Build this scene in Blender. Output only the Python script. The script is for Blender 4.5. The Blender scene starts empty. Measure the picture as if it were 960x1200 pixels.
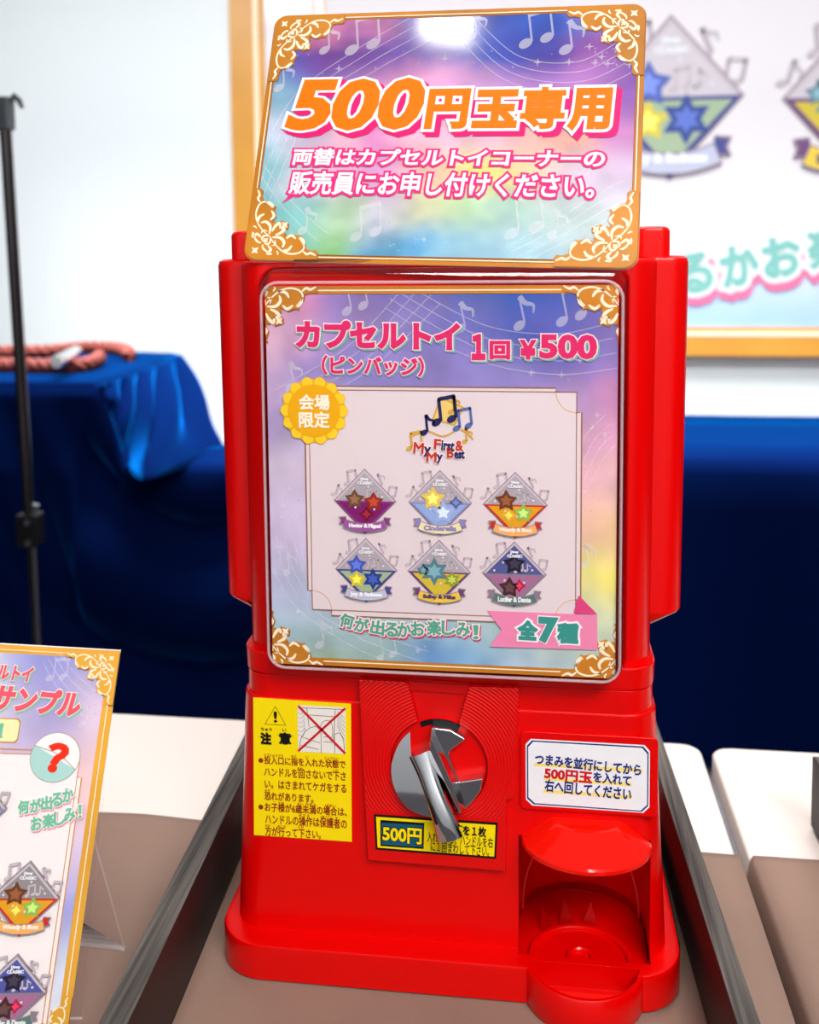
import bpy, bmesh, math, random
from mathutils import Vector, Matrix
random.seed(7)
S = bpy.context.scene
COL = S.collection
PI = math.pi

# ------------------------------------------------------------------ camera, world, lights, exposure
F_PX, PP = 1150.0, (480.0, 388.0)            # focal length and principal point (vertical shift lens), 960x1200
CAM = Vector((0.0658, -0.6895, 0.5476))
YAW, PITCH, ROLL = math.atan(147/1150), -math.atan(1150/13550), -0.009
ROT = Matrix.Rotation(YAW, 3, 'Z') @ Matrix.Rotation(PI/2+PITCH, 3, 'X') @ Matrix.Rotation(ROLL, 3, 'Z')
cd = bpy.data.cameras.new('camera'); cam = bpy.data.objects.new('camera', cd); COL.objects.link(cam)
cam.matrix_world = Matrix.Translation(CAM) @ ROT.to_4x4()
cd.sensor_fit = 'VERTICAL'; cd.sensor_height = 36; cd.sensor_width = 28.8
cd.lens = F_PX/1200*36
cd.shift_y = -(600-PP[1])/1200
cd.clip_start = 0.02
cd.dof.use_dof = True; cd.dof.focus_distance = 0.72; cd.dof.aperture_fstop = 5.6
S.camera = cam

W = bpy.data.worlds.new('world'); S.world = W; W.use_nodes = True
nt_ = W.node_tree; bg_ = nt_.nodes['Background']; bg_.inputs[1].default_value = 0.25
tc_ = nt_.nodes.new('ShaderNodeTexCoord'); sx_ = nt_.nodes.new('ShaderNodeSeparateXYZ'); mr_ = nt_.nodes.new('ShaderNodeMapRange'); rp_ = nt_.nodes.new('ShaderNodeValToRGB')
mr_.inputs['From Min'].default_value = -1
e_ = rp_.color_ramp.elements; e_[0].position = 0.46; e_[0].color = (0.05, 0.05, 0.06, 1); e_[1].position = 0.8; e_[1].color = (1.0, 1.0, 1.05, 1)
e2_ = rp_.color_ramp.elements.new(0.52); e2_.color = (0.55, 0.56, 0.6, 1)
nt_.links.new(tc_.outputs['Generated'], sx_.inputs[0]); nt_.links.new(sx_.outputs['Z'], mr_.inputs['Value']); nt_.links.new(mr_.outputs[0], rp_.inputs['Fac']); nt_.links.new(rp_.outputs['Color'], bg_.inputs[0])

def area(name, loc, target, sx, sy, power, col=(1, 1, 1), spread=180):
    l = bpy.data.lights.new(name, 'AREA'); l.shape = 'RECTANGLE'; l.size = sx; l.size_y = sy
    l.energy = power; l.color = col; l.spread = math.radians(spread)
    o = bpy.data.objects.new(name, l); COL.objects.link(o); o.location = loc
    o.rotation_euler = (Vector(target)-Vector(loc)).to_track_quat('-Z', 'Y').to_euler()
    return o
area('ceiling_spot_sign', (-0.30, -0.82, 1.85), (0.0, 0.0, 0.4), 0.11, 0.08, 3.2, (1, 0.96, 0.92))
area('ceiling_light_front', (0.72, -1.35, 1.75), (0.0, 0.0, 0.15), 1.2, 0.4, 27, (1, 0.96, 0.92), 130)
area('ceiling_light_table', (0.1, 0.60, 1.75), (0.05, 0.25, 0.0), 1.2, 0.3, 12.5, (1, 0.96, 0.92), 110)
area('ceiling_light_wall', (-0.2, 1.25, 1.8), (-0.2, 2.75, 0.7), 4.5, 0.2, 31, (0.94, 0.975, 1.0), 110)
area('ceiling_light_back', (0.0, 2.0, 1.8), (0.0, 2.0, 0.0), 3.8, 0.5, 112, (0.94, 0.975, 1.0), 70)

area('added_front_wall_light', (0.0, -1.95, 1.8), (0.0, -2.5, 0.5), 4.0, 0.2, 40, (1, 0.98, 0.96), 120)  # added lamp: brightens the unseen front wall so the chrome reflects white

vs = S.view_settings
S.display_settings.display_device = 'sRGB'
vs.view_transform = 'Standard'; vs.look = 'None'; vs.gamma = 1; vs.use_curve_mapping = False
vs.exposure = -0.2

# ------------------------------------------------------------------ materials
def lin(c):
    out = []
    for v in c[:3]:
        v = v/255
        out.append(v/12.92 if v <= 0.04045 else ((v+0.055)/1.055)**2.4)
    return (*out, 1)
M = {}
def mat(name, rgb, rough=0.5, metal=0.0, spec=0.5, coat=0.0, bump=0.0, bscale=80, var=0.0, vscale=8, sheen=0.0, sheencol=None):
    if name in M: return M[name]
    m = bpy.data.materials.new(name); m.use_nodes = True; nt = m.node_tree
    b = nt.nodes['Principled BSDF']
    b.inputs['Base Color'].default_value = lin(rgb); b.inputs['Roughness'].default_value = rough
    b.inputs['Metallic'].default_value = metal; b.inputs['Specular IOR Level'].default_value = spec
    b.inputs['Coat Weight'].default_value = coat
    if sheen:
        b.inputs['Sheen Weight'].default_value = sheen; b.inputs['Sheen Roughness'].default_value = 0.3
        b.inputs['Sheen Tint'].default_value = lin(sheencol or rgb)
    tc = nt.nodes.new('ShaderNodeTexCoord')
    if bump:
        n = nt.nodes.new('ShaderNodeTexNoise'); n.inputs['Scale'].default_value = bscale; n.inputs['Detail'].default_value = 3
        nt.links.new(tc.outputs['Object'], n.inputs['Vector'])
        bp = nt.nodes.new('ShaderNodeBump'); bp.inputs['Strength'].default_value = bump; bp.inputs['Distance'].default_value = 0.002
        nt.links.new(n.outputs['Fac'], bp.inputs['Height']); nt.links.new(bp.outputs['Normal'], b.inputs['Normal'])
    if var:
        n = nt.nodes.new('ShaderNodeTexNoise'); n.inputs['Scale'].default_value = vscale; n.inputs['Detail'].default_value = 4
        nt.links.new(tc.outputs['Object'], n.inputs['Vector'])
        r = nt.nodes.new('ShaderNodeValToRGB')
        c = lin(rgb); r.color_ramp.elements[0].position = 0.3; r.color_ramp.elements[1].position = 0.7
        r.color_ramp.elements[0].color = (*[x*(1-var) for x in c[:3]], 1); r.color_ramp.elements[1].color = (*[min(1, x*(1+var)) for x in c[:3]], 1)
        nt.links.new(n.outputs['Fac'], r.inputs['Fac']); nt.links.new(r.outputs['Color'], b.inputs['Base Color'])
    M[name] = m; return m
def ink(rgb, rough=0.45):
    return mat('print_%d_%d_%d' % tuple(rgb), rgb, rough, spec=0.15)
def pale(name, rgb, alpha):
    if name in M: return M[name]
    m = mat(name, rgb, 0.5, spec=0.2); m.node_tree.nodes['Principled BSDF'].inputs['Alpha'].default_value = alpha
    return m
def clear(name, tint, refl=0.10, rough=0.03):
    if name in M: return M[name]
    m = bpy.data.materials.new(name); m.use_nodes = True; nt = m.node_tree; nt.nodes.clear()
    out = nt.nodes.new('ShaderNodeOutputMaterial'); mx = nt.nodes.new('ShaderNodeMixShader')
    t = nt.nodes.new('ShaderNodeBsdfTransparent'); t.inputs[0].default_value = (*tint, 1)
    g = nt.nodes.new('ShaderNodeBsdfGlossy'); g.inputs['Roughness'].default_value = rough
    fr = nt.nodes.new('ShaderNodeLayerWeight'); fr.inputs['Blend'].default_value = refl*2
    nt.links.new(fr.outputs['Fresnel'], mx.inputs[0]); nt.links.new(t.outputs[0], mx.inputs[1]); nt.links.new(g.outputs[0], mx.inputs[2])
    nt.links.new(mx.outputs[0], out.inputs[0]); M[name] = m; return m
def watercolour(name):
    if name in M: return M[name]
    m = bpy.data.materials.new(name); m.use_nodes = True; nt = m.node_tree; b = nt.nodes['Principled BSDF']
    b.inputs['Roughness'].default_value = 0.32; b.inputs['Specular IOR Level'].default_value = 0.25
    b.inputs['Coat Weight'].default_value = 0.6; b.inputs['Coat Roughness'].default_value = 0.09
    a = nt.nodes.new('ShaderNodeVertexColor'); a.layer_name = 'wash'
    nt.links.new(a.outputs['Color'], b.inputs['Base Color']); M[name] = m; return m

RED = mat('glossy_red_plastic', (224, 0, 0), 0.25, spec=0.32)
RED2 = mat('red_plastic_insert', (216, 0, 0), 0.4, spec=0.3)
ORANGE_RED = mat('bright_orange_red_plastic', (240, 18, 4), 0.1, spec=0.5)
CHROME = mat('chrome', (225, 225, 228), 0.06, metal=1)
STEEL = mat('brushed_steel', (150, 150, 155), 0.3, metal=1)
DARKM = mat('dark_metal', (30, 30, 33), 0.3, metal=0.6)
BLACK = mat('black_rubber', (12, 12, 12), 0.8)
WHITE = ink((240, 240, 245))
GOLD = mat('gold_print', (198, 126, 34), 0.4, spec=0.3, var=0.28, vscale=9)
GOLDL = ink((226, 165, 80)); CREAM = ink((255, 238, 205)); BROWNL = ink((150, 98, 62))
ACRYL = clear('clear_acrylic', (0.99, 0.975, 0.985), 0.03)
ACRYLE = clear('clear_acrylic_edge', (0.95, 0.91, 0.935), 0.13, 0.06)
EDGE_BRIGHT = pale('painted_bright_acrylic_edge', (244, 240, 240), 0.45)  # whitish tint paints in the bright look of clear acrylic edges
WASH = watercolour('watercolour_print')
FAINT = pale('faint_white_print', (250, 248, 255), 0.32)

# ------------------------------------------------------------------ helpers
def ray(px):
    return ROT @ Vector(((px[0]-PP[0])/F_PX, -(px[1]-PP[1])/F_PX, -1))
def at(px, y=None, z=None, x=None):
    r = ray(px)
    if y is not None: t = (y-CAM.y)/r.y
    elif z is not None: t = (z-CAM.z)/r.z
    else: t = (x-CAM.x)/r.x
    return CAM + t*r
class Plane:
    def __init__(s, O, u, v):
        s.O = Vector(O); s.u = Vector(u).normalized(); s.v = Vector(v).normalized(); s.n = s.u.cross(s.v)
    def uv(s, px):
        r = ray(px); t = (s.O-CAM).dot(s.n)/r.dot(s.n); d = CAM+t*r-s.O
        return (d.dot(s.u), d.dot(s.v))
    def P(s, a, b, h=0.0): return s.O+s.u*a+s.v*b+s.n*h
    def UV(s, pts): return [s.uv(p) for p in pts]
FRONT = Plane((0, 0, 0), (1, 0, 0), (0, 0, 1))     # n = -Y, towards the viewer
def front(y): return Plane((0, y, 0), (1, 0, 0), (0, 0, 1))

ORG = {}
def empty(name, loc, label=None, cat=None, group=None):
    o = bpy.data.objects.new(name, None); COL.objects.link(o); o.location = loc; o.empty_display_size = 0.02
    ORG[o.name] = Vector(loc)
    if label: o['label'] = label; o['category'] = cat
    if group: o['group'] = group
    return o
def tag(o, label, cat, group=None):
    o['label'] = label; o['category'] = cat
    if group: o['group'] = group
    return o

class MB:
    def __init__(s): s.v = []; s.f = []; s.m = []; s.sm = []; s.mats = []
    def mi(s, m):
        if m not in s.mats: s.mats.append(m)
        return s.mats.index(m)
    def add(s, vs_, fs, m, smooth=False):
        k = len(s.v); i = s.mi(m)
        s.v += [Vector(p) for p in vs_]
        for f in fs: s.f.append([k+j for j in f]); s.m.append(i); s.sm.append(smooth)
    def loft(s, rings, m, cap0=True, cap1=True, smooth=False, closed=True):
        n = len(rings[0]); vs_ = [p for r in rings for p in r]; fs = []
        for k in range(len(rings)-1):
            for j in range(n if closed else n-1):
                a, b = k*n+j, k*n+(j+1) % n
                fs.append((a, b, b+n, a+n))
        s.add(vs_, fs, m, smooth)
        if cap0: s.add(rings[0], [list(range(n))[::-1]], m)
        if cap1: s.add(rings[-1], [list(range(n))], m)
    def box(s, a, b, m):
        x0, y0, z0 = a; x1, y1, z1 = b
        s.loft([[(x0, y0, z), (x1, y0, z), (x1, y1, z), (x0, y1, z)] for z in (z0, z1)], m)
    def prism(s, pl, pts, h0, h1, m, msides=None):
        A = [pl.P(a, b, h0) for a, b in pts]; B = [pl.P(a, b, h1) for a, b in pts]; n = len(pts)
        s.add(A+B, [(j, (j+1) % n, (j+1) % n+n, j+n) for j in range(n)], msides or m)
        s.add(A, [list(range(n))[::-1]], msides or m); s.add(B, [list(range(n))], m)
    def flat(s, pl, pts, h, m): s.add([pl.P(a, b, h) for a, b in pts], [list(range(len(pts)))], m)
    def strip(s, pl, pts, w, h, m, closed=False):      # ribbon of width w (number or function of 0..1)
        n = len(pts); L = []
        for i in range(n):
            p = Vector(pts[i])
            a = Vector(pts[i-1] if (i or closed) else pts[i]); b = Vector(pts[(i+1) % n] if (i < n-1 or closed) else pts[i])
            d = (b-a); d = d.normalized() if d.length > 1e-9 else Vector((1, 0)); nn = Vector((-d.y, d.x))
            ww = (w(i/(n-1)) if callable(w) else w)/2
            L.append((p+nn*ww, p-nn*ww))
        vs_ = [pl.P(q.x, q.y, h) for pr in L for q in pr]
        fs = [(2*i+1, 2*((i+1) % n)+1, 2*((i+1) % n), 2*i) for i in range(n if closed else n-1)]
        s.add(vs_, fs, m)
    def tube(s, pts, r, m, seg=12, cap=True):
        pts = [Vector(p) for p in pts]; rings = []; N = len(pts); ref = None
        for i, p in enumerate(pts):
            d = (pts[min(i+1, N-1)]-pts[max(i-1, 0)]).normalized()
            if ref is None: ref = Vector((0, 0, 1)) if abs(d.z) < 0.9 else Vector((1, 0, 0))
            a = d.cross(ref).normalized(); b = a.cross(d).normalized(); ref = b
            rr = r[i] if isinstance(r, (list, tuple)) else r
            rings.append([p+a*rr*math.cos(2*PI*k/seg)-b*rr*math.sin(2*PI*k/seg) for k in range(seg)][::-1])
        s.loft(rings, m, cap, cap, True)
    def text(s, pl, body, box, layers, h0=0.0004, rot=0.0, shear=0.0, px=True, fillx=0.0, dh=0.00025):
        # box: (x0,y0,x1,y1) photograph pixels (or plane units) of the glyphs; layers: (expand_m, material, (du,dv)) back to front
        if px:
            cx, cy = (box[0]+box[2])/2, (box[1]+box[3])/2
            l = pl.uv((box[0], cy)); r = pl.uv((box[2], cy)); t = pl.uv((cx, box[1])); b = pl.uv((cx, box[3]))
            c = pl.uv((cx, cy)); w = math.hypot(r[0]-l[0], r[1]-l[1]); hh = math.hypot(t[0]-b[0], t[1]-b[1])
        else:
            c = ((box[0]+box[2])/2, (box[1]+box[3])/2); w = box[2]-box[0]; hh = box[3]-box[1]
        w -= 2*fillx; hh -= 2*fillx
        cu = bpy.data.curves.new('glyphs', 'FONT'); cu.body = body; cu.resolution_u = 3; cu.shear = shear
        o = bpy.data.objects.new('glyphs', cu); COL.objects.link(o)
        def get():
            o.update_tag(); bpy.context.view_layer.update()
            dg = bpy.context.evaluated_depsgraph_get(); e = o.evaluated_get(dg); me = e.to_mesh()
            V = [v.co.copy() for v in me.vertices]; Fs = [list(p.vertices) for p in me.polygons]; e.to_mesh_clear(); return V, Fs
        V, Fs = get()
        x0, x1 = min(v.x for v in V), max(v.x for v in V); y0, y1 = min(v.y for v in V), max(v.y for v in V)
        sx = w/max(x1-x0, 1e-6); sy = hh/max(y1-y0, 1e-6); ca, sa = math.cos(rot), math.sin(rot)
        for k, (ex, m, off) in enumerate(layers):
            cu.bevel_depth = ex/((sx+sy)/2); cu.bevel_resolution = 1
            V, Fs = get()
            zs = [v.z for v in V]; zr = max(max(zs)-min(zs), 1e-9)
            pts = []
            for v in V:
                a = (v.x-(x0+x1)/2)*sx; b = (v.y-(y0+y1)/2)*sy
                pts.append(pl.P(c[0]+a*ca-b*sa+off[0], c[1]+a*sa+b*ca+off[1], h0+dh*k+(v.z/zr*0.00004 if ex else 0)))
            s.add(pts, Fs, m)
        COL.objects.unlink(o); bpy.data.objects.remove(o); bpy.data.curves.remove(cu)
    def build(s, name, parent=None, bevel=0.0, seg=2, loc=None, smooth=None, clip=None, weld=False):
        me = bpy.data.meshes.new(name)
        org = Vector((0, 0, 0)); p = parent
        while p is not None:
            if p.name in ORG: org = ORG[p.name]; break
            p = p.parent
        if parent is None and loc is not None: org = Vector(loc)
        me.from_pydata([tuple(v-org) for v in s.v], [], s.f)
        for m in s.mats: me.materials.append(m)
        me.polygons.foreach_set('material_index', s.m); me.polygons.foreach_set('use_smooth', s.sm)
        if clip or weld or bevel:
            bm = bmesh.new(); bm.from_mesh(me)
            for (co, no) in (clip or []):
                bmesh.ops.bisect_plane(bm, geom=bm.verts[:]+bm.edges[:]+bm.faces[:], plane_co=Vector(co)-org, plane_no=no, clear_outer=True)
            if weld or bevel: bmesh.ops.remove_doubles(bm, verts=bm.verts[:], dist=1e-6)
            bm.to_mesh(me); bm.free()
        o = bpy.data.objects.new(name, me); COL.objects.link(o)
        if parent is not None: o.parent = parent
        else: o.location = org; ORG[o.name] = org
        if bevel:
            b = o.modifiers.new('bevel', 'BEVEL'); b.width = bevel; b.segments = seg; b.limit_method = 'ANGLE'; b.angle_limit = math.radians(40)
            b.harden_normals = False
            for q in me.polygons: q.use_smooth = True
            o.modifiers.new('wn', 'WEIGHTED_NORMAL').keep_sharp = False
        return o
def boolean(o, cutter, op='DIFFERENCE'):
    md = o.modifiers.new('cut', 'BOOLEAN'); md.object = cutter; md.operation = op; md.solver = 'EXACT'
    o.modifiers.move(len(o.modifiers)-1, 0)
    bpy.context.view_layer.update()
    dg = bpy.context.evaluated_depsgraph_get()
    others = [(m, m.show_viewport) for m in o.modifiers if m != md]
    for m, _ in others: m.show_viewport = False
    bpy.context.view_layer.update(); dg = bpy.context.evaluated_depsgraph_get()
    me = bpy.data.meshes.new_from_object(o.evaluated_get(dg)); o.modifiers.remove(md); o.data = me
    for m, f in others: m.show_viewport = f
    bpy.data.objects.remove(cutter)

def rrect(x0, x1, y0, y1, r, n=6):
    if not isinstance(r, (tuple, list)): r = (r,)*4
    out = []
    for (cx, cy, a0, rr) in ((x0+r[0], y0+r[0], 180, r[0]), (x1-r[1], y0+r[1], 270, r[1]), (x1-r[2], y1-r[2], 0, r[2]), (x0+r[3], y1-r[3], 90, r[3])):
        for k in range(n+1):
            a = math.radians(a0+90*k/n); out.append((cx+rr*math.cos(a), cy+rr*math.sin(a)))
    return out
def ring(x0, x1, y0, y1, r, z, n=6): return [(x, y, z) for x, y in rrect(x0, x1, y0, y1, r, n)]
def circle(cx, cy, r, n=40, ry=None): return [(cx+r*math.cos(2*PI*k/n), cy+(ry or r)*math.sin(2*PI*k/n)) for k in range(n)]
def smooth(pts, n=6, closed=False):
    out = []; N = len(pts); P = [Vector(p) for p in pts]
    for i in range(N if closed else N-1):
        p0 = P[i-1] if (i or closed) else P[0]; p1 = P[i]; p2 = P[(i+1) % N]; p3 = P[(i+2) % N] if (closed or i+2 < N) else P[-1]
        for k in range(n):
            t = k/n
            out.append(0.5*((2*p1)+(p2-p0)*t+(2*p0-5*p1+4*p2-p3)*t*t+(3*p1-p0-3*p2+p3)*t**3))
    if not closed: out.append(P[-1])
    return [tuple(p) for p in out]
def box_uv(pl, x0, y0, x1, y1): return pl.UV([(x0, y1), (x1, y1), (x1, y0), (x0, y0)])

# ---------- print ornaments
ORN_OUT = [(760, 0), (762, 85), (740, 110), (690, 105), (632, 122), (622, 175), (575, 225), (572, 268), (540, 255), (470, 280), (420, 258), (392, 245), (405, 285), (362, 322), (420, 335), (424, 392)]
ORN_STROKES = [  # (points in the ornament's own units from the corner, max width)
    ([(245, 245), (295, 175), (390, 95), (490, 65), (580, 85), (615, 135), (590, 190), (548, 235)], 26),
    ([(270, 235), (350, 235), (400, 185), (390, 130)], 44),
    ([(380, 95), (450, 105), (485, 155)], 40),
    ([(520, 225), (465, 260), (420, 225)], 40),
    ([(610, 95), (650, 65), (690, 78), (745, 52)], 36),
    ([(560, 245), (600, 205), (612, 150)], 34),
    ([(240, 250), (180, 250), (165, 215), (205, 180)], 30),
    ([(300, 210), (310, 160), (275, 150)], 22),
    ([(340, 330), (330, 385), (290, 360), (260, 300)], 46),
    ([(235, 150), (270, 105), (240, 65), (290, 60)], 44),
    ([(180, 160), (182, 130), (215, 95), (268, 70)], 30),
    ([(330, 95), (350, 70), (345, 50)], 22),
]
def ornament(mb, pl, corner, su, sv, k, h, gold=None, cream=None, rnd=0):
    """flourish in a corner; su, sv = +-1 directions into the sheet, k = metres per unit"""
    g = gold or GOLD; c = cream or CREAM
    out = [(a, b) for a, b in ORN_OUT]; full = out+[(b, a) for a, b in out[::-1][1:]]
    full = ([(rnd-rnd*math.cos(a), rnd-rnd*math.sin(a)) for a in [PI/2*k/6 for k in range(7)]] if rnd else [(0, 0)])+full
    def tr(p, q=False):
        a, b = (p[1], p[0]) if q else p
        return (corner[0]+su*a*k, corner[1]+sv*b*k)
    poly = [tr(p) for p in full]
    sh = [(a+0.0006, b-0.0008) for a, b in poly]
    def fan(pts, hh, m):
        pts = pts if su*sv > 0 else pts[::-1]
        mb.flat(pl, pts, hh, m)
    fan(sh, h-0.00012, BROWNL); fan(poly, h, g)
    for sw in (False, True):
        for pts, w in ORN_STROKES:
            sp = smooth([tr(p, sw) for p in pts], 5)
            mb.strip(pl, sp, lambda t, w=w: (w*k)*(0.22+0.5*math.sin(PI*min(1, max(0, t*0.9+0.05)))), h+0.00015, c)
    for (cx, cy, r) in ((105, 95, 48), (205, 205, 34), (385, 372, 44)):
        st = []
        for i in range(8):
            a = PI/4+i*PI/4; rr = r if i % 2 == 0 else r*0.45
            st.append(tr((cx+rr*math.cos(a), cy+rr*math.sin(a))))
        mb.flat(pl, st, h+0.00018, c)
def note(mb, pl, c, s, kind, m, h, rot=0.0, thin=0.06):
    def T(p):
        a, b = p[0]*s, p[1]*s; return (c[0]+a*math.cos(rot)-b*math.sin(rot), c[1]+a*math.sin(rot)+b*math.cos(rot))
    def head(x, y): mb.flat(pl, [T((x+0.2*math.cos(t)*0.95-0.10*math.sin(t)*0.3, y+0.14*math.sin(t)+0.07*math.cos(t))) for t in [2*PI*k/14 for k in range(14)]], h, m)
    head(-0.25, -0.4); mb.strip(pl, [T((-0.07, -0.36)), T((-0.07, 0.5))], thin*s, h, m)
    if kind == 2:
        head(0.35, -0.32); mb.strip(pl, [T((0.53, -0.28)), T((0.53, 0.58))], thin*s, h, m)
        mb.strip(pl, [T((-0.10, 0.48)), T((0.57, 0.56))], 0.15*s, h, m)
    else:
        mb.strip(pl, smooth([T((-0.07, 0.48)), T((0.08, 0.25)), T((0.3, 0.15)), T((0.25, -0.1))], 4), lambda t: 0.2*s*(1-t*0.8), h, m)
def staff(mb, pl, pts, gap, h, m, w=0.0006, n=4):
    sp = smooth(pts, 10)
    for k in range(n):
        L = []
        for i, p in enumerate(sp):
            a = Vector(sp[max(i-1, 0)]); b = Vector(sp[min(i+1, len(sp)-1)]); d = (b-a).normalized()
            L.append((p[0]-d.y*gap*(k-1.5)*(1+0.5*i/len(sp)), p[1]+d.x*gap*(k-1.5)*(1+0.5*i/len(sp))))
        mb.strip(pl, L, w, h, m)
from mathutils import noise as NZ
def wash(name, pl, u0, u1, v0, v1, grid, h, parent, nu=110, nv=80, warp=0.12, clip=None, seed=0.0, contrast=0.15, poly=None, gam=1.0):
    """printed watercolour sheet: a colour grid (rows from the top) blended and warped with noise"""
    R, C = len(grid), len(grid[0]); G = [[[q**gam for q in lin(c)[:3]] for c in r] for r in grid]
    def colr(s, t):
        nx = NZ.noise(Vector((s*3+seed, t*3, 1.7))); ny = NZ.noise(Vector((s*3, t*3+seed, 8.1)))
        n2 = NZ.noise(Vector((s*9+seed, t*9, 4.2))); n3 = NZ.noise(Vector((s*22, t*22+seed, 2.2)))
        s2 = min(1, max(0, s+warp*nx+warp*0.4*n2)); t2 = min(1, max(0, t+warp*ny-warp*0.4*n3*0.6))
        x = s2*(C-1); y = t2*(R-1); i = min(int(x), C-2); j = min(int(y), R-2); fx, fy = x-i, y-j
        fx = fx*fx*(3-2*fx); fy = fy*fy*(3-2*fy)
        k = 1+contrast*n2+contrast*0.6*n3
        return [min(1, k*((G[j][i][q]*(1-fx)+G[j][i+1][q]*fx)*(1-fy)+(G[j+1][i][q]*(1-fx)+G[j+1][i+1][q]*fx)*fy)) for q in range(3)]
    vs_ = []; cl = []
    for b in range(nv+1):
        for a in range(nu+1):
            s, t = a/nu, b/nv
            vs_.append(pl.P(u0+(u1-u0)*s, v1+(v0-v1)*t, h)); cl.append(colr(s, t))
    mb = MB(); mb.add(vs_, [(b*(nu+1)+a, (b+1)*(nu+1)+a, (b+1)*(nu+1)+a+1, b*(nu+1)+a+1) for b in range(nv) for a in range(nu)], WASH, True)
    o = mb.build(name, parent)
    at_ = o.data.color_attributes.new('wash', 'FLOAT_COLOR', 'POINT')
    at_.data.foreach_set('color', [x for c in cl for x in (*c, 1.0)])
    return o

def star(c, r, n=4, inner=0.35, rot=PI/2):
    return [(c[0]+(r if i % 2 == 0 else r*inner)*math.cos(rot+i*PI/n), c[1]+(r if i % 2 == 0 else r*inner)*math.sin(rot+i*PI/n)) for i in range(2*n)]
def pin_print(mb, pl, c, hw, hh, low, ribbon, tail, txtcol, txt, gems, h, base=0.0, grey=(178, 168, 176), upper=None, words=True, d=0.00015, txtline=None):
    """diamond badge: grey top, coloured lower half, notes round the rim and a lettered ribbon"""
    def P(a, b): return (c[0]+a*hw, c[1]+b*hh)
    edge = ink((150, 132, 145)); rim = ink((205, 192, 200)); g = ink(grey)
    for (x, y, s, k, r) in ((-0.50, 0.70, 0.42, 2, 0.1), (-0.86, 0.30, 0.40, 1, -0.3), (0.52, 0.66, 0.42, 1, 0.4), (0.78, 0.28, 0.36, 2, -0.2)):
        note(mb, pl, P(x, y), hw*s*1.02, k, ink((176, 160, 170)), h, r, 0.17); note(mb, pl, P(x, y), hw*s*0.95, k, rim, h+d*0.5, r, 0.09)
    dm = lambda k: [P(0, -k), P(k, 0), P(0, k), P(-k, 0)]
    mb.flat(pl, dm(1.0), h+d, edge); mb.flat(pl, dm(0.96), h+2*d, rim)
    mb.flat(pl, dm(0.88), h+3*d, g if upper is None else ink(upper))
    lowc = ink(low); mb.flat(pl, [P(0, -0.96), P(0.96, 0), P(-0.96, 0)], h+4*d, ink(tail)); mb.flat(pl, [P(0, -0.86), P(0.84, -0.05), P(-0.84, -0.05)], h+5*d, lowc)
    for (x, y) in ((-0.35, 0.35), (0.32, 0.12), (0.12, 0.45), (0.55, 0.14), (-0.1, 0.62), (-0.62, 0.1), (0.3, -0.25), (-0.3, -0.2), (0.05, -0.35)):
        mb.flat(pl, circle(*P(x, y), hw*0.035, 8), h+6*d, ink((228, 220, 226)))
    note(mb, pl, P(0.1, 0.2), hw*0.3, 2, rim, h+6*d, 0.1, 0.14); note(mb, pl, P(0.42, 0.22), hw*0.26, 1, rim, h+6*d, 0.1, 0.14)
    for (x, y, r, col, n) in gems:
        mb.flat(pl, star(P(x, y), r*hw, n, 0.55), h+7*d, ink(col)); mb.flat(pl, star(P(x, y), r*hw*0.55, n, 0.55), h+7.6*d, ink(tuple(min(255, int(v*1.25+18)) for v in col)))
    if words:
        mb.text(pl, 'CLASSIC', (*P(-0.22, 0.52), *P(0.24, 0.60)), [(hw*0.008, WHITE, (0, 0))], h+7*d, px=False)
        mb.text(pl, 'Disney', (*P(-0.12, 0.64), *P(0.12, 0.72)), [(hw*0.008, WHITE, (0, 0))], h+7*d, px=False)
    # ribbon
    tl = ink(tail); rb = ink(ribbon)
    for s in (-1, 1):
        q = [P(s*0.60, -0.48), P(s*0.84, -0.50), P(s*0.78, -0.62), P(s*0.84, -0.74), P(s*0.60, -0.74)]
        mb.flat(pl, q if s < 0 else q[::-1], h+7*d, edge)
        q = [P(s*0.60, -0.51), P(s*0.80, -0.53), P(s*0.745, -0.62), P(s*0.80, -0.71), P(s*0.60, -0.72)]
        mb.flat(pl, q if s < 0 else q[::-1], h+8*d, tl if txtline is None else ink(txtline))
    arc = [(t, -0.70-0.13*(1-(t/0.66)**2)) for t in [-0.66+1.32*k/12 for k in range(13)]]
    mb.strip(pl, [P(*p) for p in arc], hh*0.29, h+9*d, edge); mb.strip(pl, [P(*p) for p in [(a*0.97, b) for a, b in arc]], hh*0.235, h+10*d, rb)
    mb.flat(pl, [P(0, -1.02), P(0.1, -0.93), P(-0.1, -0.93)], h+9*d, tl)
    mb.text(pl, txt, (*P(-0.5, -0.84), *P(0.5, -0.70)), [(hw*0.012, ink(txtcol), (0, 0))], h+12*d, px=False)

# ------------------------------------------------------------------ setting
FLOOR_Z = -0.735; WALL_Y = 2.78
def struct(o): o['kind'] = 'structure'; return o
b = MB(); b.box((-3.4, -2.5, FLOOR_Z-0.05), (3.4, WALL_Y, FLOOR_Z), mat('grey_carpet', (70, 68, 72), 0.95, bump=0.4, bscale=300, var=0.15, vscale=40)); struct(b.build('floor'))
b = MB(); b.box((-3.4, WALL_Y, FLOOR_Z-0.05), (3.4, WALL_Y+0.06, 2.4), mat('white_wall_paint', (238, 243, 244), 0.6, bump=0.05, bscale=60)); struct(b.build('wall_back'))

b = MB(); b.box((-3.4, -2.56, FLOOR_Z-0.05), (3.4, -2.5, 2.4), mat('white_wall_paint', (238, 243, 244))); struct(b.build('wall_front'))

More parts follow.
